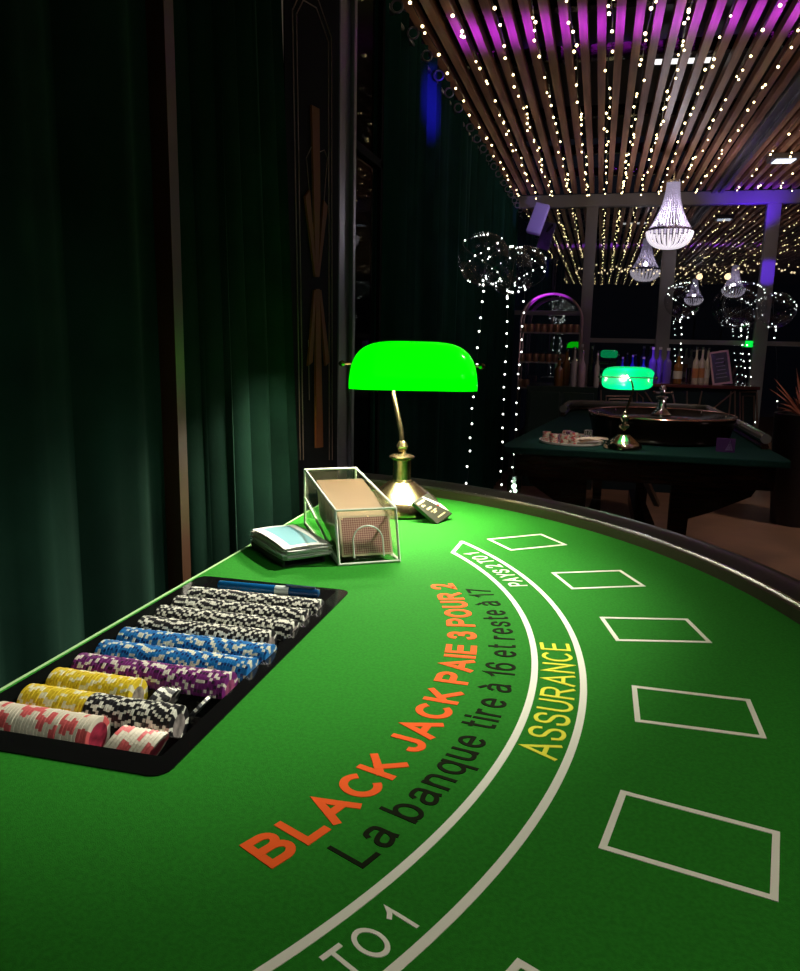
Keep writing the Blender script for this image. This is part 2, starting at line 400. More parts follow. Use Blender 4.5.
rp = [(.0172, -.2), (.0172, .010)] + [(.031 + .066 * (k / 10), .012 + .020 * sin(PI * (.12 + .80 * k / 10))) for k in range(11)] + [(.108, .005), (.110, -.02), (.106, -.2)]
sweep(rp, -aend, aend, 110, MB()).build('padded_rail', RAIL, bt)
for a in (-50, 50):
    x_, y_ = CX + .62 * cos(R(a)) , CY + .95 * sin(R(a))
    MB().lathe([(.26, 0), (.26, .03), (.08, .06), (.06, .3), (.09, TZ - .25), (.16, TZ - .2)], 24, Matrix.Translation((x_ + .1, y_, 0))).build('pedestal', DARKWOOD, bt)
# print
ZP = TZ + .0006
def arcband(r0, r1, a0, a1, n=100, slant=0):
    mb = MB(); vs = []
    for i in range(n + 1):
        t = i / n
        for r, s_ in ((r0, 0), (r1, 1)):
            a = a0 + (a1 - a0) * t
            for z in (TZ - .0004, ZP): vs.append((CX + r * cos(a), CY + r * sin(a), z))
    fs = []
    for i in range(n):
        b = i * 4; c = b + 4
        fs += [(b + 1, b + 3, c + 3, c + 1), (b, b + 1, c + 1, c), (b + 3, b + 2, c + 2, c + 3)]
    fs += [(0, 2, 3, 1), (n * 4, n * 4 + 1, n * 4 + 3, n * 4 + 2)]
    return mb.add(vs, fs)
RI, RO = .925, .986
LW = .0042
m_ = arcband(RI - LW, RI + LW, R(-38.85), R(38.85)); m_.build('insurance_line', WHITE_PRINT, bt)
m_ = arcband(RO - LW, RO + LW, R(-43.0), R(43.0)); m_.build('insurance_line', WHITE_PRINT, bt)
for s_ in (-1, 1):
    p0 = (CX + (RI - .003) * cos(R(38.7) * s_), CY + (RI - .003) * sin(R(38.7) * s_), TZ + .0001); p1 = (CX + (RO + .003) * cos(R(43.0) * s_), CY + (RO + .003) * sin(R(43.0) * s_), TZ + .0001)
    MB().bar(p0, p1, .0075, .0009).build('insurance_line', WHITE_PRINT, bt)
for k in range(7):
    a = R(39.9 - 13.3 * k); a = R([39.8, 25.9, 13.25, -.19, -13.55, -27.0, -40.3][k]); da = R([-2.6, -1.6, .6, .3, 1.4, 1.6, 2.6][k])
    cx_, cy_ = CX + 1.1125 * cos(a), CY + 1.1125 * sin(a)
    M = Matrix.Translation((cx_, cy_, TZ)) @ Matrix.Rotation(a + da, 4, 'Z'); L, W, w_ = .1375, .0975, .0062
    mb = MB(); o_ = [(-L / 2, -W / 2), (L / 2, -W / 2), (L / 2, W / 2), (-L / 2, W / 2)]; i_ = [(x_ - math.copysign(w_, x_), y_ - math.copysign(w_, y_)) for x_, y_ in o_]
    vs = [(x_, y_, .0006) for x_, y_ in o_ + i_] + [(x_, y_, -.0004) for x_, y_ in o_ + i_]
    fs = []
    for q in range(4):
        n_ = (q + 1) % 4; fs += [(q, n_, 4 + n_, 4 + q), (q, q + 8, n_ + 8, n_), (4 + q, 4 + n_, 12 + n_, 12 + q)]
    mb.add(vs, fs, M=M); mb.build('betting_box', WHITE_PRINT, bt)
def cat(pts, n=6):
    P_ = [pts[0]] + list(pts) + [pts[-1]]; out = []
    for i in range(1, len(P_) - 2):
        p0, p1, p2, p3 = P_[i - 1], P_[i], P_[i + 1], P_[i + 2]
        for k in range(n):
            t = k / n; out.append(tuple(.5 * ((2 * p1[c]) + (-p0[c] + p2[c]) * t + (2 * p0[c] - 5 * p1[c] + 4 * p2[c] - p3[c]) * t * t + (-p0[c] + 3 * p1[c] - 3 * p2[c] + p3[c]) * t ** 3) for c in (0, 1)))
    return out + [tuple(pts[-1])]
def el(cx_, cy_, rx, ry, a0=0, a1=360, n=28): return [(cx_ + rx * cos(R(a0 + (a1 - a0) * k / n)), cy_ + ry * sin(R(a0 + (a1 - a0) * k / n))) for k in range(n + 1)]
def Sg(h): return [cat([(x_, y_ * h) for x_, y_ in [(.95, .70), (.86, .91), (.5, 1), (.14, .92), (.04, .74), (.18, .58), (.5, .51), (.84, .42), (.98, .25), (.86, .07), (.5, 0), (.13, .08), (.01, .31)]])]
Ag = [cat([(.05, .54), (.18, .68), (.48, .72), (.82, .68), (.92, .53)]) + [(.92, .16), (1, 0)], cat([(.92, .42), (.5, .40), (.12, .32), (.0, .18), (.12, .03), (.38, 0), (.75, .08), (.92, .24)])]
GL = {
 'A': (.74, [[(0, 0), (.5, 1), (1, 0)], [(.27, .34), (.73, .34)]]),
 'B': (.62, [[(0, 0), (0, 1)], [(0, 1), (.5, 1)] + el(.5, .765, .42, .235, 90, -90, 12) + [(0, .53)], [(0, 0), (.55, 0)] + el(.55, .265, .45, .265, -90, 90, 12) + [(0, .53)]]),
 'C': (.70, [el(.53, .5, .53, .5, 42, 318, 24)]),
 'E': (.56, [[(1, 1), (0, 1), (0, 0), (1, 0)], [(0, .53), (.92, .53)]]),
 'I': (0, [[(0, 0), (0, 1)]]),
 'J': (.46, [[(1, 1), (1, .32)] + el(.5, .32, .5, .32, 0, -180, 14)]),
 'K': (.64, [[(0, 0), (0, 1)], [(1, 1), (0, .36)], [(.34, .60), (1, 0)]]),
 'L': (.50, [[(0, 1), (0, 0), (1, 0)]]),
 'N': (.62, [[(0, 0), (0, 1), (1, 0), (1, 1)]]),
 'O': (.74, [el(.5, .5, .5, .5)]),
 'P': (.60, [[(0, 0), (0, 1)], [(0, 1), (.6, 1)] + el(.6, .735, .4, .265, 90, -90, 12) + [(0, .47)]]),
 'R': (.64, [[(0, 0), (0, 1)], [(0, 1), (.55, 1)] + el(.55, .745, .42, .255, 90, -90, 12) + [(0, .49)], [(.50, .49), (1, 0)]]),
 'S': (.60, Sg(1)),
 'T': (.62, [[(0, 1), (1, 1)], [(.5, 1), (.5, 0)]]),
 'U': (.62, [[(0, 1), (0, .34)] + el(.5, .34, .5, .34, 180, 360, 16) + [(1, 1)]]),
 'Y': (.68, [[(0, 1), (.5, .44), (1, 1)], [(.5, .44), (.5, 0)]]),
 '1': (.26, [[(0, .72), (.6, .83), (1, 1), (1, 0)]]),
 '2': (.54, [cat([(.03, .70), (.12, .91), (.5, 1), (.87, .92), (.95, .72), (.8, .48), (.4, .22), (.0, 0)]) + [(1, 0)]]),
 '3': (.54, [cat([(.03, .75), (.15, .93), (.48, 1), (.82, .92), (.92, .75), (.8, .58), (.40, .53)]), cat([(.40, .53), (.85, .47), (1, .27), (.85, .07), (.48, 0), (.13, .07), (0, .27)])]),
 '6': (.54, [cat([(.93, .76), (.8, .94), (.52, 1), (.18, .86), (.03, .55), (.02, .31)]), el(.5, .31, .48, .31)]),
 '7': (.52, [[(0, 1), (1, 1), (.74, .68), (.48, .34), (.34, 0)]]),
 'a': (.50, Ag), 'à': (.50, Ag + [[(.22, 1.02), (.52, .86)]]),
 'b': (.50, [[(0, 0), (0, 1)], el(.5, .36, .5, .36)]),
 'q': (.50, [[(1, .72), (1, -.28)], el(.5, .36, .5, .36)]),
 'n': (.44, [[(0, 0), (0, .72)], cat([(0, .46), (.15, .66), (.5, .72), (.88, .66), (1, .46)]) + [(1, 0)]]),
 'u': (.44, [[(1, 0), (1, .72)], [(0, .72)] + cat([(0, .27), (.12, .06), (.48, 0), (.85, .07), (1, .26)])]),
 'e': (.50, [[(.06, .38), (1, .38)], el(.5, .36, .5, .36, 6, 322, 24)]),
 't': (.24, [[(.4, .96), (.4, .16), (.58, .01), (1, .01)], [(0, .71), (1, .71)]]),
 'i': (0, [[(0, 0), (0, .72)], [(0, .90), (0, 1)]]),
 'r': (.26, [[(0, 0), (0, .72)], cat([(0, .42), (.2, .62), (.6, .71), (1, .69)])]),
 's': (.44, Sg(.72)), ' ': (.46, []),
}
def ribbon(mb, pts, w, fn):
    ext = .96 if len(pts) < 8 else .15
    closed = (Vector(pts[0]) - Vector(pts[-1])).length < 1e-5
    p = []
    for q in pts:
        q = Vector(q)
        if not p or (q - p[-1]).length > 1e-4: p.append(q)
    if closed and len(p) > 2 and (p[0] - p[-1]).length < 1e-4: p.pop()
    if not closed:
        p[0] = p[0] + (p[0] - p[1]).normalized() * (w / 2 * (.96 if ext > .5 or (p[1] - p[0]).length > .15 else .15)); p[-1] = p[-1] + (p[-1] - p[-2]).normalized() * (w / 2 * (.96 if ext > .5 or (p[-1] - p[-2]).length > .15 else .15))
    # subdivide long straight runs so they bend with the arc
    pp = []; m = len(p)
    for i in range(m if closed else m - 1):
        a, b = p[i], p[(i + 1) % m]; k = max(1, int((b - a).length / .3))
        pp += [a.lerp(b, t / k) for t in range(k)]
    if not closed: pp.append(p[-1])
    p = pp; m = len(p); L_ = []; R_ = []
    for i in range(m):
        a = p[i - 1] if (i > 0 or closed) else None; b = p[(i + 1) % m] if (i < m - 1 or closed) else None
        d1 = (p[i] - a).normalized() if a is not None else None; d2 = (b - p[i]).normalized() if b is not None else None
        if d1 is None: d1 = d2
        if d2 is None: d2 = d1
        n1 = Vector((-d1.y, d1.x)); n2 = Vector((-d2.y, d2.x)); n = n1 + n2
        n = n1 if n.length < .2 else n.normalized(); k = min(2.2, 1 / max(.3, n.dot(n1)))
        L_.append(p[i] + n * (w / 2 * k)); R_.append(p[i] - n * (w / 2 * k))
    vs = [fn(q, 0) for q in L_] + [fn(q, 0) for q in R_] + [fn(q, 1) for q in L_] + [fn(q, 1) for q in R_]
    fs = []
    for i in range(m if closed else m - 1):
        j = (i + 1) % m
        fs += [(i, j, m + j, m + i), (i, 2 * m + i, 2 * m + j, j), (m + i, m + j, 3 * m + j, 3 * m + i)]
    mb.add(vs, fs)
def arctext(body, r_base, r_cap, a0, a1, m, w=.12, name='printed_lettering', sb_=.10):
    tot = 0; pos = []
    for ch in body: pos.append(tot); tot += GL[ch][0] + (w + 2 * sb_ if ch != ' ' else -sb_)
    tot -= 2 * sb_; mb = MB(); cap = r_base - r_cap
    for ch, x0 in zip(body, pos):
        W_, strokes = GL[ch]
        for si, st in enumerate(strokes):
            loc = [(x0 + w / 2 + q[0] * W_, w / 2 + q[1] * (1 - w)) for q in st]
            def fn(q, lo, si=si):
                a = a0 + (a1 - a0) * q.x / tot; r = r_base - cap * q.y
                return (CX + r * cos(a), CY + r * sin(a), ZP + .00007 * si - .0009 * lo)
            ribbon(mb, loc, w, fn)
    me = mb.mesh(name, m); return inst(name, me, bt)
arctext('BLACK JACK PAIE 3 POUR 2', .847, .804, R(-27.6), R(26.9), RED_PRINT, .20, sb_=.075)
arctext('La banque tire à 16 et reste à 17', .901, .861, R(-24.4), R(24.6), BLACK_PRINT, .125)
arctext('ASSURANCE', .976, .935, R(-9.6), R(9.4), YELLOW_PRINT, .12)
arctext('PAYS 2 TO 1', .974, .942, R(24.9), R(37.9), WHITE_PRINT, .135)
arctext('PAYS 2 TO 1', .974, .942, R(-38.1), R(-25.6), WHITE_PRINT, .135)

# ------------------------------------------------------------------ chip tray
NR = 10; V0 = .671; VP = .0478; CRR = .0225; ZCH = TZ - .0085
tray = empty('chip_tray', ((TR[0] + TR[1]) / 2, (TR[2] + TR[3]) / 2, TZ), 0, 'black glossy ten-row chip tray sunk into the dealer edge of the table', 'chip tray')
def tray_fn():
    mb = MB(); y = []
    x0, x1, y0, y1 = TR[0], TR[1], TR[2], TR[3]; ti = .0016
    cx_, cy_ = tray.location.x, tray.location.y
    # height profile along V across rows
    prof = [(y0 + .034, ti)]
    for k in range(NR):
        vc = V0 + VP * k
        for t in range(13):
            a = PI * t / 12; rr = .0232
            prof.append((vc - rr * cos(a), -.0085 + .0 - rr * sin(a) + .0))
    prof = [(a_, min(b_, ti)) for a_, b_ in prof]
    prof += [(V0 + VP * (NR - 1) + .028, ti), (V0 + VP * NR - .014, -.004), (V0 + VP * NR - .004, -.004), (y1 - .010, ti), ]
    xa, xb = x0 + .030, x1 - .022
    vs = []; n = len(prof)
    for xx in (xa, xb):
        for v_, z in prof: vs.append((xx - cx_, v_ - cy_, z))
    fs = [(i, i + 1, n + i + 1, n + i) for i in range(n - 1)]
    # end walls
    for s0 in (0, n):
        b = len(vs)
        for i in range(n): vs.append((vs[s0 + i][0], vs[s0 + i][1], ti))
        fs += [(s0 + i, s0 + i + 1, b + i + 1, b + i) for i in range(n - 1)]
    mb.add(vs, fs)
    # rim frame
    o_ = rrect(x0, x1, y0, y1, .018); i_ = [(xb, y0 + .034), (xb, y1 - .010), (xa, y1 - .010), (xa, y0 + .034)]
    bm = bmesh.new()
    def lp(pts): 
        vs = [bm.verts.new((x_ - cx_, y_ - cy_, ti)) for x_, y_ in pts]; return [bm.edges.new((vs[q], vs[(q + 1) % len(vs)])) for q in range(len(vs))]
    e = lp(o_) + lp(i_); bmesh.ops.triangle_fill(bm, use_beauty=True, use_dissolve=False, edges=e)
    bm.verts.ensure_lookup_table(); bm.verts.index_update()
    mb.add([tuple(v.co) for v in bm.verts], [tuple(v.index for v in f.verts) for f in bm.faces]); bm.free()
    n = len(o_)
    mb.add([(x_ - cx_, y_ - cy_, ti) for x_, y_ in o_] + [(x_ - cx_, y_ - cy_, -.004) for x_, y_ in o_], [(q, (q + 1) % n, n + (q + 1) % n, n + q) for q in range(n)])
    return mb
tray_fn().build('tray_shell', PLASTIC, tray)

CT = .0042
def chip_mesh(name, base, spot, spot2, face):
    mb = MB(); n = 36; r = CRR; t = CT / 2 * .97
    prof = [(.0001, -t), (r * .60, -t), (r * .72, -t), (r * .97, -t), (r, -t * .8), (r, t * .8), (r * .97, t), (r * .72, t), (r * .60, t), (.0001, t)]
    def mi(k, i):
        if k < 0 or k > 8: return 3
        if k in (0, 8): return 3
        if k in (1, 7): return 1 if i % 6 < 2 else 0
        j = i % 6
        return 1 if j == 0 or i % 12 == 1 else (2 if j == 3 and k in (4,) else 0)
    mb.lathe(prof, n, None, mis=mi, smooth=False)
    mats = [mat(name + ' base', base, .4), mat(name + ' spot', spot, .45), mat(name + ' small spot', spot2, .4), mat(name + ' inlay', face, .35, noise=.7, nscale=90)]
    return mb.mesh('poker_chip', mats)
CH = {
 'pink': chip_mesh('pink chip', (.62, .56, .44), (.62, .56, .44), (.58, .10, .10), (.35, .03, .06)),
 'yellow': chip_mesh('yellow chip', (.60, .44, .02), (.66, .62, .40), (.50, .34, .01), (.35, .30, .24)),
 'black': chip_mesh('black chip', (.010, .010, .012), (.66, .65, .55), (.60, .60, .50), (.30, .26, .24)),
 'purple': chip_mesh('purple chip', (.13, .012, .12), (.58, .55, .46), (.02, .01, .02), (.30, .07, .16)),
 'blue': chip_mesh('blue chip', (.008, .13, .36), (.58, .56, .44), (.005, .02, .10), (.05, .18, .40)),
}
# pink chips carry large red blocks
def pinkfix():
    mb = MB(); n = 36; r = CRR; t = CT / 2 * .97
    prof = [(.0001, -t), (r * .72, -t), (r * .97, -t), (r, -t * .8), (r, t * .8), (r * .97, t), (r * .72, t), (.0001, t)]
    mb.lathe(prof, n, None, mis=lambda k, i: 3 if (k < 1 or k > 5) else (2 if i % 12 in (0, 1, 2, 3) else 0), smooth=False)
    m = list(CH['pink'].materials); return mb.mesh('poker_chip', m)
CH['pink'] = pinkfix()
DESC = {'pink': 'cream and red poker chip', 'yellow': 'yellow and white poker chip', 'black': 'black and white poker chip', 'purple': 'purple and white poker chip', 'blue': 'blue and white poker chip'}
def chip(kind, u, v, z=None, lean=0, turn=0, label='', group='', roll=None):
    o = bpy.data.objects.new('poker_chip', CH[kind]); COL.objects.link(o)
    M = Matrix.Translation((u, v, ZCH if z is None else z)) @ Matrix.Rotation(turn, 4, 'Z') @ Matrix.Rotation(R(90) + lean, 4, 'Y') @ Matrix.Rotation(random.uniform(0, 2 * PI) if roll is None else roll, 4, 'Z')
    o.matrix_world = M
    tag(o, label, 'poker chip', group); return o
def row(k, segs, where):
    v = V0 + VP * k; u = None
    for seg in segs:
        kind, u0, u1 = seg[:3]; lean = seg[3] if len(seg) > 3 else 0; step = CT / cos(lean) if lean < 1 else CT
        g_ = '%s chips in %s' % (kind, where); lb = '%s standing in %s of the tray' % (DESC[kind], where)
        if lean: lb = '%s slumped sideways in %s of the tray' % (DESC[kind], where); g_ += ' slumped'
        u = u0 + CT / 2; cnt = 0; rr = random.uniform(0, 6)
        while u < u1 - CT / 2 + 1e-5:
            if cnt % random.choice((1, 1, 2, 3)) == 0: rr = random.uniform(0, 6)
            zz = ZCH + random.uniform(-.0002, .0006) - (.0045 if lean else 0)
            chip(kind, u, v + random.uniform(-.0004, .0004), zz, lean, random.uniform(-.006, .006), lb, g_, rr + random.uniform(-.12, .12)); u += step; cnt += 1
UL = TR[0] + .034
row(0, [('pink', UL, -.493), ('pink', -.478, -.424, R(28))], 'the nearest row')
row(1, [('yellow', UL, -.535), ('black', -.535, -.424)], 'the second row')
row(2, [('yellow', UL, -.505), ('black', -.490, -.463, R(28))], 'the third row')
row(3, [('purple', UL, -.409)], 'the fourth row')
row(4, [('blue', UL, -.402)], 'the fifth row')
row(5, [('blue', UL, -.397)], 'the sixth row')
chip('black', -.430, V0 + VP * 2, ZCH - .005, R(40), 0, 'single black and white poker chip leaning alone at the end of the third row', None)
row(6, [('black', UL, -.424)], 'the seventh row') if False else None
# remaining black rows: one object
mbk = MB(); src = CH['black']
vsrc = [tuple(v.co) for v in src.vertices]; fsrc = [(tuple(p.vertices), p.material_index) for p in src.polygons]
for k, u1 in ((6, -.418), (7, -.402), (8, -.402), (9, -.400)):
    u = UL + CT / 2; rr = 0
    while u < u1:
        if random.random() < .85: rr = random.uniform(0, 6)
        M = Matrix.Translation((u, V0 + VP * k + random.uniform(-.0004, .0004), ZCH + random.uniform(-.0002, .0006))) @ Matrix.Rotation(R(90), 4, 'Y') @ Matrix.Rotation(rr, 4, 'Z')
        b = len(mbk.v); mbk.v += [tuple(M @ Vector(v)) for v in vsrc]
        for f, mi in fsrc: mbk.f.append([b + i for i in f]); mbk.mi.append(mi); mbk.sm.append(False)
        u += CT
o = mbk.build('poker_chips', list(src.materials)); tag(o, 'rows of black and white poker chips filling the four farthest rows of the tray', 'poker chips', None, 'stuff')
# pen
pe = empty('marker_pen', (-.503, V0 + VP * NR - .007, TZ + .0085), R(2.5), 'blue marker pen with a pale band lying behind the chip rows', 'pen')
Mx = Matrix.Rotation(R(90), 4, 'Y')
MB().lathe([(.0001, -.088), (.0065, -.088), (.0078, -.086), (.0078, .012)], 16, Mx).build('barrel', mat('blue pen barrel', (.004, .09, .26), .25), pe)
MB().lathe([(.0079, .012), (.0079, .036)], 16, Mx).build('label_band', mat('pale pen band', (.5, .55, .52), .4), pe)
MB().lathe([(.0078, .036), (.0076, .080), (.0062, .086), (.0001, .088)], 16, Mx).build('cap', mat('dark blue cap', (.003, .04, .13), .2), pe)
MB().bx(.030, .080, -.002, .002, .0078, .0105).build('clip', mat('navy clip', (.003, .02, .06), .3), pe)

# ------------------------------------------------------------------ banker's lamp
def shade_mesh(L, a, h, tilt=0, n=44, mth=18, th=.003, full=200):
    """half-trough glass shade: length L, half depth a, height h"""
    mb = MB()
    def fn(off):
        def g_(u, v):
            s_ = -1 + 2 * u; s_ = sin(s_ * PI / 2) * .999
            k = (1 - abs(s_) ** 4.0) ** (1 / 2.7)
            ang = -R(8) + R(196) * v
            aa = (a - off) * (.35 + .65 * k); hh = (h - off) * k
            z = hh * sin(ang) if sin(ang) > 0 else .02 * sin(ang) * 3
            return (s_ * (L / 2 - off), aa * cos(ang), z)
        return g_
    mb.grid(fn(0), n, mth, 0); mi = MB(); mi.grid(fn(th), n, mth, 0)
    return mb, mi
def bankers_lamp(loc, rz, label, H=.41, shade_m=SHADE, tilt=0, L=.302, back=False, brass=BRASS, power=8, bend=-.03, group=None, col=(1, .93, .75)):
    o = empty('desk_lamp', loc, rz, label, 'lamp', group); s = H / .41
    base = [(.0001, 0), (.096, 0), (.099, .004), (.0985, .012), (.096, .020), (.090, .031), (.0835, .0365), (.0815, .0375), (.080, .039), (.066, .049), (.050, .061), (.038, .070), (.030, .0755), (.0001, .0757)]
    MB().lathe([(r * s * .98, z * s * 1.0) for r, z in base], 48).build('base', brass, o)
    MB().lathe([(.0001, .072), (.024, .072), (.0255, .075), (.0255, .078), (.0225, .080), (.0225, .128), (.026, .130), (.031, .1335), (.031, .137), (.022, .141), (.012, .143), (.009, .149), (.0130, .155), (.0145, .161), (.011, .169), (.008, .174), (.0001, .174)], 32).build('column', brass, o) if s > .9 and not back else \
    MB().lathe([(.0001, .09 * s), (.014, .10 * s), (.026, .112 * s), (.028, .120 * s), (.016, .128 * s), (.013, .14 * s), (.022, .152 * s), (.024, .162 * s), (.018, .170 * s), (.009, .176 * s), (.012, .186 * s), (.007, .194 * s), (.0001, .196 * s)], 32).build('column', brass, o)
    ytop = .0
    p = [(0, 0, .165), (-.004, .002, .200), (-.016, .010, .250), (-.024, .016, .285), (-.026, .020, .310), (-.020, .018, .335), (-.012, .014, .352)]
    p = [(a_ * s, b_ * s, c_ * s) for a_, b_, c_ in p]
    MB().tube(p, lambda t: (.0062 - .0012 * t) * s, 12).build('neck', brass, o)
    hz = .309 * s
    piv = empty('tmp', (0, 0, 0)); bpy.data.objects.remove(piv)
    mo, mi = shade_mesh(L * 1.0, .075 * s, .103 * s) if not back else shade_mesh(L, .060, .055)
    Ms = Matrix.Translation((.022 * s, -.012 * s, hz)) @ Matrix.Rotation(tilt, 4, 'X')
    if back: Ms = Matrix.Translation((.0, 0, .360 * s)) @ Matrix.Rotation(tilt, 4, 'X')
    for mb in (mo, mi): mb.v = [tuple(Ms @ Vector(v)) for v in mb.v]
    sh = mo.build('lamp_shade', shade_m, o); mi.build('shade_lining', SHADE_IN if not back else shade_m, sh)
    rod = MB(); zz = .048 * s if not back else .012
    rod.tube([Ms @ Vector((-L / 2 - .014, 0, zz * 1.0)), Ms @ Vector((L / 2 + .006, 0, zz))], .0034, 8)
    rod.build('shade_rod', brass, o)
    for sx in (-1, 1):
        kn = MB().lathe([(.0001, 0), (.006, .002), (.008, .008), (.005, .014), (.0001, .017)], 12, Ms @ Matrix.Translation((sx * (L / 2 + (.010 if sx < 0 else .003)), 0, zz)) @ Matrix.Rotation(R(90) * sx, 4, 'Y'))
        kn.build('finial', brass, o)
    bl = inst('bulb', ico_mesh('bulb', .014 if not back else .006, BULB, 2), o, Ms @ Vector((0, .0, .045 * s if not back else .025)))
    li = light('lamp light', 'POINT', (0, 0, 0), power, col, .016); li.parent = o; li.location = Ms @ Vector((.0, -.002, .020 * s if not back else -.012))
    if not back:
        al = light('shade bounce fill', 'AREA', (0, 0, 0), power * 1.7, col, .20, sy=.035); al.parent = o; al.location = Ms @ Vector((0, -.02, .012)); al.data.spread = R(150)  # added area light, stands for bounce off the shade's inside
        al.rotation_euler = Vector((-.22, -.58, -.78)).to_track_quat('-Z', 'Y').to_euler()
    return o
LAMP = aty(401, 512, 1.775); LAMP = atz(401, 511, TZ)
bankers_lamp((LAMP.x, LAMP.y, TZ + .0006), YAW, "brass banker's lamp with a glowing bright green glass shade on the green felt", power=5)

# ------------------------------------------------------------------ card shoe
A0 = atz(339, 566, TZ)
shoe = empty('card_shoe', (A0.x, A0.y, TZ + .0006), R(31.5), 'clear acrylic card dealing shoe filled with playing cards, left of the brass lamp', 'card shoe')
W, L = .118, .345; T = .003
FT = (.032, .098); BT = (L, .124)   # front-top and back-top in (depth, height)
def side(xs):
    prof = [(0, 0), FT, BT, (L, 0)]
    mb = MB(); vs = [(xs, d, z) for d, z in prof] + [(xs + T, d, z) for d, z in prof]
    mb.add(vs, [(0, 1, 2, 3), (7, 6, 5, 4)] + [(i, 4 + i, 4 + (i + 1) % 4, (i + 1) % 4) for i in range(4)]); return mb
side(0).build('side_panel', ACRYL, shoe); side(W - T).build('side_panel', ACRYL, shoe)
MB().bx(T, W - T, L - T, L, 0, BT[1]).build('back_panel', ACRYL, shoe)
def slab(d0, z0, d1, z1, t, name, m, x0=T, x1=W - T):
    n = Vector((-(z1 - z0), (d1 - d0))).normalized() * t
    vs = [(x, d, z) for x in (x0, x1) for d, z in ((d0, z0), (d1, z1), (d1 + n.x, z1 + n.y), (d0 + n.x, z0 + n.y))]
    return MB().add(vs, [(0, 1, 2, 3), (7, 6, 5, 4)] + [(i, 4 + i, 4 + (i + 1) % 4, (i + 1) % 4) for i in range(4)]).build(name, m, shoe)
slab(.010, .006, L - .004, .060, .002, 'sloping_floor', ACRYL)
# front panel with thumb arch
def frontpanel():
    x0, x1 = T, W - T; cx_ = W / 2; ra = .029; H_ = math.hypot(*FT)
    arch = [(cx_ + ra * cos(a), .014 + .030 + ra * .95 * sin(a)) for a in [PI * k / 16 for k in range(17)]]
    poly = [(x1, .0), (x1, H_), (x0, H_), (x0, .0), (cx_ - ra, .0)] + arch[::-1] + [(cx_ + ra, .0)]
    ang = math.atan2(FT[1], FT[0]); M = Matrix(((1, 0, 0, 0), (0, cos(ang), -sin(ang), 0), (0, sin(ang), cos(ang), 0), (0, 0, 0, 1)))
    bm = bmesh.new(); vs = [bm.verts.new((x, y, 0)) for x, y in poly]; f = bm.faces.new(vs)
    r = bmesh.ops.extrude_face_region(bm, geom=[f]); bmesh.ops.translate(bm, vec=(0, 0, -.003), verts=[g_ for g_ in r['geom'] if isinstance(g_, bmesh.types.BMVert)])
    bmesh.ops.triangulate(bm, faces=bm.faces[:]); bm.transform(M); bmesh.ops.recalc_face_normals(bm, faces=bm.faces[:])
    me = bpy.data.meshes.new('front_panel'); bm.to_mesh(me); bm.free(); me.materials.append(ACRYL); inst('front_panel', me, shoe)
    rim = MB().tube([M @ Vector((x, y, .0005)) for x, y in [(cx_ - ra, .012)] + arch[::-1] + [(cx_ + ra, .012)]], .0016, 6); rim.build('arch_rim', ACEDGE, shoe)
    return M
MF = frontpanel()
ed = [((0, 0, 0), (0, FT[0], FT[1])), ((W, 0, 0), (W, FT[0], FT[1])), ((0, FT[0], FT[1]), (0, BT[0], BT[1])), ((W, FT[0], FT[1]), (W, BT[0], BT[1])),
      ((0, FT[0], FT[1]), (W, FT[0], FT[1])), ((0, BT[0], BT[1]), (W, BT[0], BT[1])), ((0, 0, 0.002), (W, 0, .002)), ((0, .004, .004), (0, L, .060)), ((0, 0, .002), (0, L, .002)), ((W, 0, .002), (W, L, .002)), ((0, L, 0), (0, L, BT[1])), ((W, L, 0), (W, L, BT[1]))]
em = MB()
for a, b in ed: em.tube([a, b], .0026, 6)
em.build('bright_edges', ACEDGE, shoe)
MB().bx(-.002, T, -.001, .02, 0.03, .034).build('black_corner', BLACK, shoe) if False else None
# cards: individual, leaning like the front panel
CARDB = mat('patterned card back', (.56, .30, .24), .5)
nt = CARDB.node_tree; tc = nt.nodes.new('ShaderNodeTexCoord'); mp = nt.nodes.new('ShaderNodeMapping'); mp.inputs['Rotation'].default_value = (0, 0, R(45)); ck = nt.nodes.new('ShaderNodeTexChecker')
ck.inputs['Scale'].default_value = 330; ck.inputs[1].default_value = (.58, .34, .27, 1); ck.inputs[2].default_value = (.30, .10, .08, 1)
nt.links.new(tc.outputs['Object'], mp.inputs[0]); nt.links.new(mp.outputs[0], ck.inputs[0]); nt.links.new(ck.outputs[0], nt.nodes['Principled BSDF'].inputs['Base Color'])
cm = MB(); cw, chh, ct = W - 2 * T - .012, .078, .0028
cm.box((0, chh / 2, 0), (cw, chh, ct * .62), mi=0)
cm.box((0, chh / 2, ct * .34), (cw - .008, chh - .008, .0002), mi=1)
CARD = cm.mesh('playing_card', [CARDEDGE, CARDB])
ang = math.atan2(FT[1], FT[0] + .012)
Mr = shoe.matrix_world.copy(); Mr = Matrix.Translation(shoe.location) @ Matrix.Rotation(R(31.5), 4, 'Z')
NCD = 72
for k in range(NCD):
    d = .0125 + k * .0029; a_ = ang
    zf = .0095 + (d) * (.054 / .335)
    Ml = Matrix(((1, 0, 0, 0), (0, cos(a_), -sin(a_), 0), (0, sin(a_), cos(a_), 0), (0, 0, 0, 1)))
    o = bpy.data.objects.new('playing_card', CARD); COL.objects.link(o)
    o.matrix_world = Mr @ Matrix.Translation((W / 2 + random.uniform(-.0012, .0012), d, zf + random.uniform(0, .0010))) @ Ml
    if k == 0: tag(o, 'front playing card with brown patterned back showing through the arch of the clear shoe', 'playing card')
    else: tag(o, 'playing card standing edge-up in the pack inside the clear shoe', 'playing card', 'cards packed in the shoe')

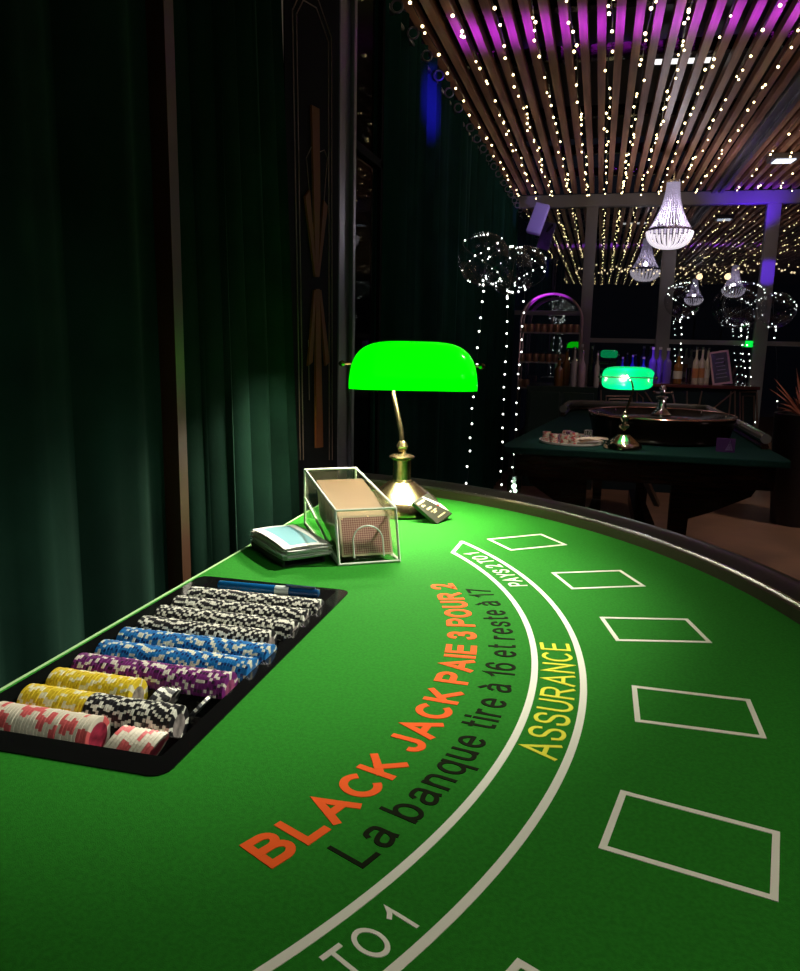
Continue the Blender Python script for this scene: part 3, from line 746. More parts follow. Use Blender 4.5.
# ------------------------------------------------------------------ banknotes
NOTE = mat('pale blue banknote', (.62, .66, .66), .6)
nt = NOTE.node_tree; tc = nt.nodes.new('ShaderNodeTexCoord'); n1 = nt.nodes.new('ShaderNodeTexNoise'); n1.inputs['Scale'].default_value = 26; n1.inputs['Detail'].default_value = 3
sx = nt.nodes.new('ShaderNodeSeparateXYZ'); nt.links.new(tc.outputs['Generated'], sx.inputs[0]); nt.links.new(tc.outputs['Object'], n1.inputs['Vector'])
def mathn(op, a=None, b=None, va=0, vb=0):
    m = nt.nodes.new('ShaderNodeMath'); m.operation = op
    if a is not None: nt.links.new(a, m.inputs[0])
    else: m.inputs[0].default_value = va
    if b is not None: nt.links.new(b, m.inputs[1])
    else: m.inputs[1].default_value = vb
    return m.outputs[0]
dx = mathn('ABSOLUTE', mathn('SUBTRACT', sx.outputs[0], vb=.5)); dy = mathn('ABSOLUTE', mathn('SUBTRACT', sx.outputs[1], vb=.52))
ins = mathn('MULTIPLY', mathn('LESS_THAN', dx, vb=.42), mathn('LESS_THAN', dy, vb=.30)); msk = mathn('MULTIPLY', ins, mathn('MULTIPLY_ADD', n1.outputs['Fac'], vb=1.6))
cr = nt.nodes.new('ShaderNodeValToRGB'); cr.color_ramp.elements[0].color = (.70, .70, .66, 1); cr.color_ramp.elements[1].color = (.16, .38, .42, 1); cr.color_ramp.elements[1].position = .95
nt.links.new(msk, cr.inputs[0]); nt.links.new(cr.outputs[0], nt.nodes['Principled BSDF'].inputs['Base Color'])
nc = [atz(250, 529, TZ + .034), atz(283, 549, TZ + .034), atz(331, 545, TZ + .034), atz(298, 527, TZ + .034)]
cen = sum(nc, Vector()) / 4
NL, NW = .150, .092
ex = (nc[0] + nc[3] - nc[1] - nc[2]); rot = math.atan2(ex.y, ex.x)
print('note rot', math.degrees(rot), (nc[1] - nc[0]).length, (nc[2] - nc[1]).length, cen)
NL, NW = (nc[1] - nc[0]).length, (nc[2] - nc[1]).length
hold = empty('banknote_box', (cen.x - .006, cen.y - .003, TZ + .0006), rot, 'low open black box under the pile of banknotes, left of the card shoe', 'box')
MB().bx(-NL / 2 * .98, NL / 2 * .98, -NW / 2 * .92, NW / 2 * .92, 0, .003).bx(-NL / 2 * .98, NL / 2 * .98, -NW / 2 * .92, -NW / 2 * .92 + .004, 0.003, .010).bx(-NL / 2 * .98, NL / 2 * .98, NW / 2 * .92 - .004, NW / 2 * .92, 0.003, .010).build('box_body', BLACK, hold)
def note_mesh(bend):
    mb = MB(); mb.grid(lambda u, v: ((u - .5) * NL, (v - .5) * NW, bend * sin(PI * u) * .004 + bend * .002 * sin(PI * v)), 10, 6, thick=(0, 0, -.0009)); return mb.mesh('banknote', NOTE)
nms = [note_mesh(b) for b in (-.5, .2, .8, 1.0)]
for k in range(14):
    o = inst('banknote', nms[k % 4 if k < 13 else 3], None, (cen.x + random.uniform(-.005, .005), cen.y + random.uniform(-.004, .004), TZ + .0135 + k * .00155), (random.uniform(-.003, .003), random.uniform(-.003, .003), rot + random.uniform(-.06, .06)))
    if k == 13: tag(o, 'pale blue banknote lying on top of the pile beside the card shoe', 'banknote'); o.location = (cen.x, cen.y, TZ + .0355); o.rotation_euler = (0, 0, rot)
    else: tag(o, 'banknote in the pile under the top blue note beside the card shoe', 'banknote', 'banknotes in the pile')

# ------------------------------------------------------------------ small card box leaning on the lamp base
q = [aty(419.5, 500, 1.738), aty(437.5, 524, 1.725), aty(452, 514.5, 1.76), aty(433.5, 493, 1.77)]
q = [atz(437.5, 524, TZ + .001), None, None, None]
bc = empty('card_box', (q[0].x, q[0].y, TZ + .0012), 0, 'small black card box with gold print and a white corner leaning on the lamp base', 'card box')
c0 = q[0]; e1 = atz(452, 514, TZ + .012) - c0; e1.z = .012
up_ = aty(419.5, 500, c0.y + .035) - c0
e1n = e1.normalized(); upn = (up_ - e1n * up_.dot(e1n)).normalized(); nn = upn.cross(e1n).normalized()
if nn.y > 0: nn = -nn
Mb = Matrix((e1n, upn, -nn)).transposed().to_4x4()
bw, bh = e1.length, up_.length
print('cardbox', bw, bh)
MB().box((bw / 2, bh / 2, .0045), (bw, bh, .009), Mb).build('box_body', mat('black card box', (.03, .032, .02), .3), bc, bevel=.0008)
MB().prism([(bw * .99, bh * .12), (bw * .99, bh * .45), (bw * .62, bh * .97), (bw * .56, bh * .97)], -.0006, .0002, Mb).build('white_corner', PAPER, bc)
MB().lathe([(.0001, -.0012), (.0035, -.0011), (.0035, 0), (.0001, 0)], 12, Mb @ Matrix.Translation((bw * .84, bh * .48, -.0002))).build('red_mark', mat('red heart', (.7, .02, .01), .5), bc)
gm = MB()
for yy_, x0, x1, hh in ((.86, .08, .52, .006), (.72, .16, .24, .006), (.70, .28, .32, .003), (.55, .22, .5, .005), (.42, .28, .34, .003), (.42, .40, .60, .003), (.35, .34, .52, .003), (.16, .30, .78, .0028)):
    gm.box(((x0 + x1) / 2 * bw, yy_ * bh, -.0003), ((x1 - x0) * bw, hh, .0008), Mb)
gm.build('gold_print', mat('gold print', (.75, .62, .30), .35, .3), bc)

# ================================================================== CEILING STRING LIGHTS
def hang_string(x, y0, y1, label, step=.105, grp='ceiling fairy light strings'):
    o = empty('string_light', (x, (y0 + y1) / 2, ZC - .01), 0, label, 'string lights', grp); yc = (y0 + y1) / 2
    pts = []; n = int((y1 - y0) / .25)
    zz = lambda y: -.010 - .012 * abs(sin(y * 3.1 + x * 7))
    xx = lambda y: .008 * sin(y * 5.3 + x * 11)
    for i in range(n + 1): y = y0 + (y1 - y0) * i / n; pts.append((xx(y), y - yc, zz(y)))
    MB().tube(pts, .0022, 4, smooth=False).build('cable', WIRE, o)
    y = y0; c = 0
    while y < y1 and c < 99:
        st = step if y > 2.4 else step * 2.4
        y += st * random.choice((.4, .7, 1.3, 1.9, 2.4, 2.2)); c += 1
        if y > y1: break
        inst('bulb', FB, o, (xx(y) + random.uniform(-.014, .014), y - yc, zz(y) - random.uniform(.004, .022)), sc=random.uniform(.75, 1.15))
x = XL + .075 + .041; k = 0
while x < 2.9:
    if not (.90 < x < 1.04):
        hang_string(x + (0 if x < .9 else random.uniform(-.02, .02)), -4.0, 8.15, 'string of warm fairy lights running along the slatted ceiling', .120 if x < .95 else .21)
    x += .164; k += 1
x = 3.1
while x < 4.8: hang_string(x, 1.0, 8.1, 'string of warm fairy lights running along the slatted ceiling', .3); x += .33
# white strip lamp above the slats and square downlight
p0, p1 = atz(655, 62, 2.93), atz(712, 60, 2.93)
o = MB().bar(p0, p1, .03, .02).build('strip_lamp', mat('white strip', (1, 1, 1), emit=(1, .97, .95), es=1.3)); tag(o, 'white strip lamp glimpsed through the gaps between the ceiling slats', 'lamp')
p = atz(784, 158, ZC - .02)
o = empty('ceiling_spotlight', p, R(4), 'square grey spotlight fixed under the ceiling slats above the right post', 'ceiling light')
MB().bx(-.10, .10, -.10, .10, -.02, .02).build('housing', FRAME, o, bevel=.004)
MB().bx(-.07, .07, -.07, .07, -.026, -.0205).build('lens', mat('cool lens', (1, 1, 1), emit=(.75, .85, 1), es=1.6), o)

# ================================================================== CHANDELIERS
def chandelier(loc, label):
    o = empty('chandelier', loc, 0, label, 'chandelier', 'crystal chandeliers')
    rt, rm, zt, zr, zb = .046, .160, 0, -.352, -.487
    def rad(t): return rt + (rm - rt) * (t ** 2.1)
    MB().lathe([(rt - .003, .012), (rt + .004, .012), (rt + .004, -.006), (rt - .003, -.006)], 32).build('top_ring', CHROME, o)
    MB().lathe([(rm - .004, zr + .008), (rm + .004, zr + .008), (rm + .004, zr - .008), (rm - .004, zr - .008)], 40).build('rim_ring', mat('blue grey rim', (.35, .3, .5), .2, .8), o)
    st = MB(); n = 16
    pts = [(rad(k / n), 0, zt + (zr - zt) * k / n) for k in range(n + 1)]
    path = []
    for k in range(40 + 1):
        t = k / 40; path.append((rad(t), 0, zt + (zr - zt) * t))
    st.tube(path, lambda t: .0036 + .0026 * (int(t * 40.01) % 2), 5, smooth=False)
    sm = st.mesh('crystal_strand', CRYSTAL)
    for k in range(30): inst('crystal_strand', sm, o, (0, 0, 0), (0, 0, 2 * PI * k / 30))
    bs = MB(); path = []
    for k in range(25):
        t = k / 24; a = t * PI / 2; path.append(((rm - .002) * (cos(a) ** .8 if t < 1 else 0) + .012, 0, zr - .012 + (zb - zr + .012) * sin(a)))
    bs.tube(path, lambda t: .0062 + .0034 * (int(t * 24.01) % 2), 5, smooth=False)
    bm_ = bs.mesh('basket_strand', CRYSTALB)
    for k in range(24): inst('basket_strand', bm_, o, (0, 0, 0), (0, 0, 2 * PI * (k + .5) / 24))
    for k in range(5): inst('bulb', ico_mesh('bulb', .016, BULB, 1) if k == 0 else o.children[-1].data, o, (.085 * cos(k * 1.2566), .085 * sin(k * 1.2566), zr + .01))
    MB().lathe([(.0001, .02), (.012, .02), (.012, -.02), (.0001, -.02)], 12).build('hanging_boss', CHROME, o)
    MB().tube([(0, 0, -.01), (0, 0, ZC + .02 - loc[2])], .004, 6).build('hanging_rod', CHROME, o)
    MB().tube([(0, 0, -.01), (0, 0, zr + .01)], .005, 6).build('stem', CHROME, o)
    return o
P = aty(673, 182, 6.6)
cl = [((P.x + .005, 6.6, P.z), 'large lit crystal chandelier hanging above the bar, in front of the glazed wall', 26),
      ((1.98, 3.1, 2.56), 'lit crystal chandelier over the hall, seen as the upper small reflection in the glass', 22),
      ((1.7, .25, 2.56), 'lit crystal chandelier far back in the hall, the lower small reflection in the glass', 18)]
ch0 = chandelier(cl[0][0], cl[0][1])
for loc, lab, pw in cl[1:]: dup(ch0, loc=loc, label=lab)
for loc, lab, pw in cl: light('chandelier glow', 'POINT', (loc[0], loc[1], loc[2] - .30), pw * .55, (.95, .88, 1), .02)

# ================================================================== BALLOONS WITH LED STRINGS
RND = random.Random(4)
def balloon(c, r, foot, label, grp=None, step=.085, dense=1, wrap=26):
    o = empty('balloon', foot, 0, label, 'balloon', grp); c = Vector(c) - Vector(foot)
    prof = [(.0001, -1.12), (.05, -1.10), (.06, -1.06), (.30, -.95)] + [(cos(a), sin(a)) for a in [R(-66 + k * 9.4) for k in range(17)]] + [(.0001, 1.0)]
    MB().lathe([(x_ * r, z_ * r) for x_, z_ in prof], 28, Matrix.Translation(c)).build('balloon_skin', BUBBLE, o)
    # LED wire: wraps the balloon then runs down to the foot
    pts = []; a0 = RND.uniform(0, 6)
    for k in range(90):
        t = k / 89; th = a0 + t * 4 * PI; ph = 1.35 * cos(t * 2 * PI * 1.0) * .9
        pts.append(c + Vector((cos(th) * cos(ph), sin(th) * cos(ph), sin(ph))) * (r * 1.015))
    nk = c + Vector((0, 0, -r * 1.14)); n = max(3, int((nk).length / .25))
    down = [nk.lerp(Vector((0, 0, .0)), k / n) + Vector((.006 * sin(k * 2.1), .0, 0)) for k in range(n + 1)]
    cab = MB(); cab.tube(pts, .0009, 4, smooth=False); cab.tube([pts[-1], nk] , .0009, 4); cab.tube(down, .0011, 4); cab.build('led_wire', THREAD, o)
    for k in range(wrap): p = pts[RND.randrange(89)]; inst('bulb', FBW, o, p, sc=RND.uniform(.4, .95))
    for k in range(3): inst('bulb', FBW, o, nk + Vector((RND.uniform(-.012, .012), 0, RND.uniform(-.02, .05))), sc=1)
    Ld = nk.length; s_ = .06; c_ = 0
    while s_ < Ld and c_ < 60:
        for q_ in range(dense): inst('bulb', FBW, o, nk.lerp(Vector((0, 0, 0)), s_ / Ld) + Vector((RND.uniform(-.006, .006) + (q_ * .05), 0, RND.uniform(-.008, .008))), sc=1.0)
        s_ += step * RND.uniform(.85, 1.15); c_ += 1
    MB().lathe([(.0001, 0), (.05, 0), (.05, .03), (.0001, .03)], 16, Matrix.Translation((0, 0, -.03))).build('weight', BLACK, o)
    return o
def bl(px, py, y, rpx, fx, fy, label, **kw):
    c = aty(px, py, y); r = rpx * y * .99 / F
    f = aty(fx, fy, y); t = c + (f - c) * ((c.z - .03) / (c.z - f.z)); t.z = .03
    return balloon(c, r, t, label, **kw)
bl(484, 259, 4.5, 25.5, 466, 486, 'clear round balloon wrapped in tiny white lights, leftmost of the three by the curtain')
bl(509, 270, 4.95, 23, 501, 486, 'clear round balloon wrapped in tiny white lights, middle of the three by the curtain')
bl(526, 267, 5.4, 20, 515, 430, 'clear round balloon wrapped in tiny white lights, rightmost of the three by the curtain')
bl(743, 304, 8.06, 20.5, 748, 375, 'large clear balloon with a thick double column of white lights beside the right post', dense=2, step=.075, wrap=40)
bl(683, 300, 7.95, 17, 683, 350, 'clear balloon trailing white lights between the middle post and the bar bottles', step=.07, wrap=24)
bl(777, 310, 7.62, 16, 779, 380, 'faint clear balloon ringed with white lights right of the right post', step=.5, wrap=16)
# glass jar glowing near the floor under the strings
p = aty(514, 486, 5.6)
o = empty('glass_jar', (p.x, p.y, .0), 0, 'small glass jar glowing white on a stand at the foot of the balloon strings', 'jar')
MB().lathe([(.03, p.z - .06), (.05, p.z - .04), (.052, p.z + .04), (.04, p.z + .06), (.044, p.z + .075)], 16).build('jar_body', glass('jar glass', (.7, 1, .8), .1, .4), o)
inst('bulb', FBW, o, (0, 0, p.z), sc=3.2); inst('bulb', FBW, o, (.01, 0, p.z - .035), sc=2.5)
if p.z > .12: MB().lathe([(.10, 0), (.10, .02), (.015, .03), (.015, p.z - .09), (.07, p.z - .08), (.07, p.z - .061)], 16).build('stand', BLACK, o)

# speaker panel near the curtain end
q = aty(538, 219, 7.7)
o = empty('wall_speaker', q, R(-10), 'pale slim speaker box tilted below the ceiling, washed in violet light', 'speaker')
b_ = MB().box((0, 0, 0), (.135, .06, .29), Matrix.Rotation(R(14), 4, 'Y') @ Matrix.Rotation(R(-15), 4, 'X')).build('speaker_body', mat('violet-washed white housing', (.45, .40, .70), .4, emit=None), o, bevel=.012)  # white housing with the violet wash put into its colour
MB().bx(-.01, .01, .02, .5, .03, .05).build('bracket', BLACK, o)

# ================================================================== ROULETTE TABLE
RZ = .80
rt = empty('roulette_table', (.30, 5.1, 0), 0, 'dark green roulette table standing behind the blackjack table', 'gaming table')
FLp, FRp = atz(500, 446, RZ), atz(793, 463, RZ)
X0, X1 = -.44, FRp.x; Y0 = 3.99
XR2 = .93; zr = RZ + .055
BLp = atz(566, 409, zr); BRp = atz(704, 408, zr); RRp = atz(766, 439, zr)
print('roul', FLp, FRp, BLp, BRp, RRp)
YBk = 6.05
poly = [(X0, Y0), (X1, Y0), (X1 + .02, Y0 + .10), (.93, 4.95), (.80, 6.0), (.70, YBk), (-.22, YBk), (-.28, 5.95), (-.46, 4.2)]
poly = [(X0, Y0), (X1, Y0), (X1 + .012, Y0 + .06), (RRp.x + .03, RRp.y + .02), (BRp.x + .05, BRp.y - .02), (BRp.x - .02, BRp.y + .06), (BLp.x + .05, BRp.y + .06), (BLp.x - .03, BLp.y + .1), (BLp.x - .08, BLp.y - .3), (X0 - .02, Y0 + .10)]
def loc_(ps): return [(a - .30, b - 5.1) for a, b in ps]
MB().prism(loc_(poly), RZ - .035, RZ).build('cloth_top', TEAL, rt, bevel=.006)
pin = [(a * .93 + .02, 5.1 + (b - 5.1) * .93) for a, b in poly]
MB().prism(loc_(pin), RZ - .16, RZ - .036).build('apron', DARKWOOD, rt)
rail = [(RRp.x, RRp.y), (BRp.x + .02, BRp.y - .06), (BRp.x - .04, BRp.y), (BRp.x - .12, BRp.y + .02), (BLp.x + .1, BRp.y + .02), (BLp.x + .02, BLp.y + .28), (BLp.x - .02, BLp.y + .05), (BLp.x - .02, BLp.y - .12)]
rail = [(RRp.x, RRp.y), (RRp.x * .5 + BRp.x * .5 + .02, (RRp.y + BRp.y) / 2), (BRp.x + .02, BRp.y - .06), (BRp.x - .06, BRp.y + .01), (.1, BRp.y + .02), (BLp.x + .1, BRp.y + .01), (BLp.x + .0, BRp.y - .12), (BLp.x - .02, BLp.y)]
MB().tube([(a - .3, b - 5.1, zr) for a, b in rail], .027, 10).build('padded_rail', mat('grey leather rail', (.16, .15, .145), .2), rt)
MB().tube([(a - .3, b - 5.1, RZ + .012) for a, b in rail], .02, 8).build('rail_base', DARKWOOD, rt)
# legs: curved slab legs
def curved_leg(xa, xb, ya, w=.07):
    prof = [(xa, RZ - .16), (xa + (xb - xa) * .10, RZ - .24), (xa + (xb - xa) * .55, RZ - .34), (xa + (xb - xa) * .78, .42), (xa + (xb - xa) * .80, .2), (xa + (xb - xa) * .62, .06), (xa + (xb - xa) * .6, 0), (xb, 0), (xb, RZ - .16)]
    mb = MB(); n = len(prof); vs = [(a - .3, ya - 5.1 - w / 2, z) for a, z in prof] + [(a - .3, ya - 5.1 + w / 2, z) for a, z in prof]
    mb.add(vs, [tuple(range(n)), tuple(range(n, 2 * n))[::-1]] + [(i, (i + 1) % n, n + (i + 1) % n, n + i) for i in range(n)]); return mb
for xa, xb, ya in ((.86, .42, 4.35), (-.36, -.02, 4.35), (.70, .32, 5.8), (-.22, .08, 5.8)):
    curved_leg(xa, xb, ya).build('leg', DARKWOOD, rt)
MB().bar((0, -.75, .25), (0, .7, .25), .06, .09).build('stretcher', DARKWOOD, rt)
a_, b_ = aty(645, 462, 4.3), aty(657, 505, 4.5)
MB().bar((a_.x - .3, a_.y - 5.1, RZ - .161), (b_.x - .3, b_.y - 5.1, b_.z), .03, .02).build('metal_brace', mat('grey metal brace', (.25, .24, .27), .3, .6), rt)

# roulette wheel
wc = aty(661, 414, 4.70)
wh = empty('roulette_wheel', (wc.x, 4.70, RZ + .0006), 0, 'large dark wooden roulette wheel with silver turret on the roulette table', 'roulette wheel')
RW = .402; HZ = wc.z - RZ
print('wheel z', wc.z, wc.x)
MB().lathe([(.0001, 0), (RW * .93, 0), (RW * .95, .012), (RW * .94, .03), (RW * .965, HZ * .55), (RW * .99, HZ - .03), (RW, HZ - .012), (RW * .99, HZ), (RW * .955, HZ + .003), (RW * .93, HZ - .004), (RW * .80, HZ - .03), (RW * .72, HZ - .045), (.0001, HZ - .05)], 72).build('bowl', mat('dark lacquered bowl', (.006, .004, .003), .2, spec=.12), wh)
MB().tube([(RW * cos(t), RW * sin(t), HZ + .001) for t in [2 * PI * k / 72 for k in range(72)]], .006, 8, closed=True).build('rim_band', mat('rose brass rim', (.60, .28, .20), .2, .85), wh)
nm = MB()
def pk(k, i): return [0, 1][i % 2] if k == 1 else 2
nm.lathe([(RW * .70, HZ - .042), (RW * .69, HZ - .036), (RW * .56, HZ - .040), (RW * .50, HZ - .050), (RW * .15, HZ - .015), (.0001, HZ - .010)], 74, mis=lambda k, i: ([0, 1][i % 2] if k in (0, 1) else 2), smooth=False)
nm.build('rotor', [mat('pocket red', (.35, .01, .01), .3), mat('pocket black', (.01, .01, .01), .3), mat('rotor wood', (.02, .01, .006), .35, spec=.3)], wh)
tu = MB().lathe([(.055, HZ - .03), (.055, HZ + .0), (.042, HZ + .012), (.030, HZ + .03), (.024, HZ + .06), (.024, HZ + .085), (.034, HZ + .09), (.034, HZ + .098), (.016, HZ + .104), (.016, HZ + .135), (.022, HZ + .143), (.012, HZ + .160), (.0001, HZ + .162)], 24).build('turret', CHROME, wh)
ta = MB()
for k in range(4):
    a = k * PI / 2 + .1; ta.tube([(0.01 * cos(a), .01 * sin(a), HZ + .120), (.044 * cos(a), .044 * sin(a), HZ + .120)], .006, 8)
    ta.lathe([(.0001, -.011), (.010, -.004), (.010, .004), (.0001, .011)], 10, Matrix.Translation((.048 * cos(a), .048 * sin(a), HZ + .120)))
ta.build('turret_arm', CHROME, tu)
for k in range(8):
    a = k * PI / 4; MB().lathe([(.0001, -.010), (.006, 0), (.0001, .010)], 8, Matrix.Translation((RW * .87 * cos(a), RW * .87 * sin(a), HZ - .006))).build('deflector', CHROME, wh)
# roulette lamp
lp = atz(621, 441, RZ)
bankers_lamp((lp.x, 4.15, RZ + .0006), R(190), "brass banker's lamp with an emerald glowing shade on the roulette table", H=.41, shade_m=SHADE2, tilt=R(72), L=.255, back=True, brass=BRASS2, power=1.6)
# round tray with small chips and notes
dp = atz(578, 438, RZ); dR = .170
dk = empty('round_tray', (-.118, 4.29, RZ + .0006), 0, 'round pale tray heaped with chips on the left of the roulette table', 'tray')
MB().lathe([(.0001, 0), (dR - .01, 0), (dR, .004), (dR, .014), (dR - .004, .014), (dR - .008, .006), (.0001, .006)], 48).build('tray_body', mat('pale tray', (.75, .66, .60), .3), dk)
scm = {}
def small(me, s=.95): return me
spots = []
for k in range(24):
    for t in range(60):
        r = random.uniform(0, dR - .038); a = random.uniform(0, 2 * PI); x_, y_ = r * cos(a), r * sin(a)
        if x_ > .015 and y_ < .04: continue
        if all((x_ - a_) ** 2 + (y_ - b_) ** 2 > .046 ** 2 for a_, b_ in spots): spots.append((x_, y_)); break
hp = MB(); hm = []; offs = {}
for kd in ('pink', 'black', 'purple'): offs[kd] = len(hm); hm += list(CH[kd].materials)
for i, (x_, y_) in enumerate(spots):
    kd = ['pink', 'black', 'pink', 'pink', 'purple', 'pink'][i % 6]; src = CH[kd]; vs_ = [tuple(v.co) for v in src.vertices]; fs_ = [(tuple(p.vertices), p.material_index) for p in src.polygons]
    ln = random.uniform(-.5, .5) if i % 3 == 0 else 0
    for k in range(random.randint(7, 13)):
        M = Matrix.Translation((x_ + random.uniform(-.001, .001) + k * .0015 * ln, y_ + random.uniform(-.001, .001), .009 + k * .0043)) @ Matrix.Rotation(random.uniform(0, 6), 4, 'Z')
        b = len(hp.v); hp.v += [tuple(M @ Vector(v)) for v in vs_]
        for f, mi_ in fs_: hp.f.append([b + q for q in f]); hp.mi.append(mi_ + offs[kd]); hp.sm.append(False)
o = hp.build('chip_heap', hm); o.location = (dk.location.x, dk.location.y, RZ + .0006)
tag(o, 'heap of small pink and black chip stacks on the round tray of the roulette table', 'poker chips', None, 'stuff')
for k, (dx_, dy_, rz_) in enumerate([(.105, -.05, .3), (.135, -.02, .1), (.09, -.085, -.2)]):
    o = inst('paper_slip', MB().grid(lambda u, v: ((u - .5) * .12, (v - .5) * .07, .008 * sin(PI * u)), 6, 3, thick=(0, 0, -.0008)).mesh('paper_slip', mat('cream pink paper', (.85, .66, .52), .6)), None, (dk.location.x + dx_, dk.location.y + dy_, RZ + .022 + .006 * k), (.05, -.06, rz_))
    tag(o, ['cream paper slip, lowest of three lying at the right of the round chip tray', 'cream paper slip between the two others at the right of the round chip tray', 'cream paper slip, topmost of three at the right of the round chip tray'][k], 'paper')
p = atz(725, 452, RZ)
o = empty('small_box', (p.x, p.y, RZ + .0006), R(-8), 'small shiny violet and black card box standing at the foot of the roulette wheel', 'box')
MB().bx(-.045, .045, -.012, .012, 0, .07).build('box_body', mat('violet foil', (.16, .06, .25), .2, .5), o, bevel=.001)
MB().prism([(.0, .01), (.035, .01), (.02, .062)], -.001, .0, Matrix.Translation((0, -.012, 0)) @ Matrix.Rotation(R(90), 4, 'X')).build('pale_mark', mat('lilac mark', (.5, .35, .7), .3), o)

# ================================================================== BAR
YBAR = 7.35
def barx(px, py=385): return aty(px, py, YBAR)
bL, bR = barx(600, 384), barx(758, 381)
zb = .985
bar = empty('bar_counter', ((bL.x + bR.x) / 2, YBAR + .25, 0), 0, 'dark petrol bar counter with copper sunburst lines and a glossy top', 'bar counter')
bx0, by0 = bar.location.x, bar.location.y
print('bar', bL, bR)
MB().bx(bL.x - bx0, bR.x - bx0, YBAR - by0, YBAR + .5 - by0, 0, zb - .03).build('bar_body', BARP, bar)
MB().bx(bL.x - bx0 - .01, bR.x - bx0 + .02, YBAR - .03 - by0, YBAR + .53 - by0, zb - .029, zb).build('bar_top', BARTOP, bar, bevel=.004)
def bline(pts, m=COPPERL, r=.007):
    mb = MB(); q = [aty(a, b, YBAR - .004) for a, b in pts]
    mb.tube([(p.x - bx0, p.y - by0, p.z) for p in q], r, 5, smooth=False); mb.build('copper_line', m, bar)
for pts in ([(645, 392), (657, 410)], [(672, 391), (678, 420)], [(687, 391), (687, 425)], [(702, 391), (696, 420)], [(735, 391), (714, 408)], [(731, 391), (728, 425)], [(735, 391), (735, 425)],
            [(757, 392), (757, 430)], [(740, 428), (740, 392), (756, 392)], [(743, 428), (743, 396), (754, 396), (754, 428)], [(606, 410), (606, 396), (632, 396), (632, 410)], [(609, 410), (609, 399), (629, 399)], [(637, 410), (637, 392), (643, 398), (643, 410)], [(601, 390), (601, 420)]): bline(pts)
cab = empty('back_bar_cabinet', (0, 7.5, 0), 0, 'dark panelled cabinet under the arched cup shelf, left of the copper-lined bar', 'cabinet')
cL, cR = aty(527, 384, 7.25).x, aty(600, 383, 7.25).x - .015; zc_ = .935
MB().bx(cL, cR, -.25, .25, 0, zc_).build('cabinet_body', mat('black green cabinet', (.006, .016, .014), .3), cab, bevel=.004)
for a, b in ((cL + .03, (cL + cR) / 2 - .015), ((cL + cR) / 2 + .015, cR - .03)):
    MB().bx(a, b, -.262, -.2505, .12, zc_ - .05).build('cabinet_door', mat('dark green door', (.008, .022, .019), .3), cab, bevel=.006)

# arched cup shelf
YS = 7.78
def sp(px, py, y=YS): return aty(px, py, y)
s0, s1 = sp(520.5, 332), sp(581.5, 332)
yb2 = YS + .26
sh = empty('arched_shelf', ((s0.x + s1.x) / 2, YS, 0), 0, 'slim metal shelf stand with two crossing arches over shelves of copper cups', 'shelf')
ox = (s0.x + s1.x) / 2; hw = (s1.x - s0.x) / 2; zA = 1.50; zT = sp(551, 293).z - .0
for i, (x_, y_) in enumerate(((-hw, 0), (hw, 0), (-hw, .26), (hw, .26))):
    MB().tube([(x_, y_, 0), (x_, y_, zA)], .009, 8).build('post', GOLDM, sh)
for i, (a, b) in enumerate((((-hw, 0), (hw, .26)), ((hw, 0), (-hw, .26)))):
    pts = []
    for k in range(25):
        t = PI * k / 24; u = (1 - cos(t)) / 2
        pts.append((a[0] + (b[0] - a[0]) * u, a[1] + (b[1] - a[1]) * u, zA + (zT - zA) * sin(t) ** .9))
    MB().tube(pts, .011, 8).build('arch', GOLDM, sh)
zs = [sp(550, 332).z, sp(550, 362).z, sp(550, 388).z]
print('shelf z', zs, zT)
for z in zs: MB().bx(-hw, hw, -.01, .27, z - .012, z).build('shelf_board', mat('pale shelf', (.35, .28, .32), .3), sh)
cup = MB().lathe([(.0001, 0), (.024, 0), (.030, .012), (.031, .06), (.028, .078), (.026, .078), (.028, .06), (.026, .014), (.0001, .010)], 16).mesh('cup', CUPM)
for z, xs, lab, grp in ((zs[0], [524.5 + i * 6.45 for i in range(9)], 'copper cup standing in the row on the top shelf of the arched stand', 'copper cups on the top shelf'),
                   (zs[1], [523.5 + i * 6.7 for i in range(7)], 'copper cup standing in the row on the middle shelf of the arched stand', 'copper cups on the middle shelf'),
                   (zs[2], [523, 529], 'copper cup standing on the lowest shelf of the arched stand', 'copper cups on the lowest shelf')):
    for px in xs:
        p = aty(px, 332, YS + .05); o = inst('cup', cup, None, (p.x, YS + .05, z + .0004), (0, 0, 0), .95); tag(o, lab, 'cup', grp)

# bottles
def bottle_mesh(h, r, m, cap, lab=None, neck=.30, name='bottle'):
    rn = r * .36
    prof = [(.0001, 0), (r * .95, 0), (r, .008), (r, h * (.60 - neck * .2)), (r * .9, h * .62), (rn * 1.1, h * (1 - neck)), (rn, h * .80), (rn, h * .93)]
    return prof, rn
def bottle(px, y, ztop, zbase, r, m, capm, label, labm=None, grp=None):
    p = aty(px, 370, y); o = empty('bottle', (p.x, y, zbase + .0004), 0, label, 'bottle', grp); h = ztop - zbase
    prof, rn = bottle_mesh(h, r, m, capm)
    MB().lathe(prof, 16).build('glass_body', m, o)
    MB().lathe([(rn * 1.15, h * .925), (rn * 1.15, h), (.0001, h)], 12).build('cap', capm, o)
    if labm: MB().lathe([(r * 1.01, h * .16), (r * 1.01, h * .42)], 16).build('label_band', labm, o)
    return o
BG = {k: mat('bottle ' + k, c, .12, spec=.7, coat=.5) for k, c in dict(amber=(.22, .09, .02), clear=(.45, .40, .42), pink=(.42, .30, .36), dark=(.012, .02, .015), purple=(.16, .10, .55), blue=(.02, .04, .60), cream=(.55, .48, .40)).items()}  # purple puts the violet light on clear bottles into their colour
WHT = mat('white cap', (.7, .65, .75), .3); SLV = mat('silver cap', (.6, .6, .62), .2, .9); LBL = mat('cream label', (.6, .55, .48), .5); ORL = mat('orange label', (.5, .2, .08), .5)
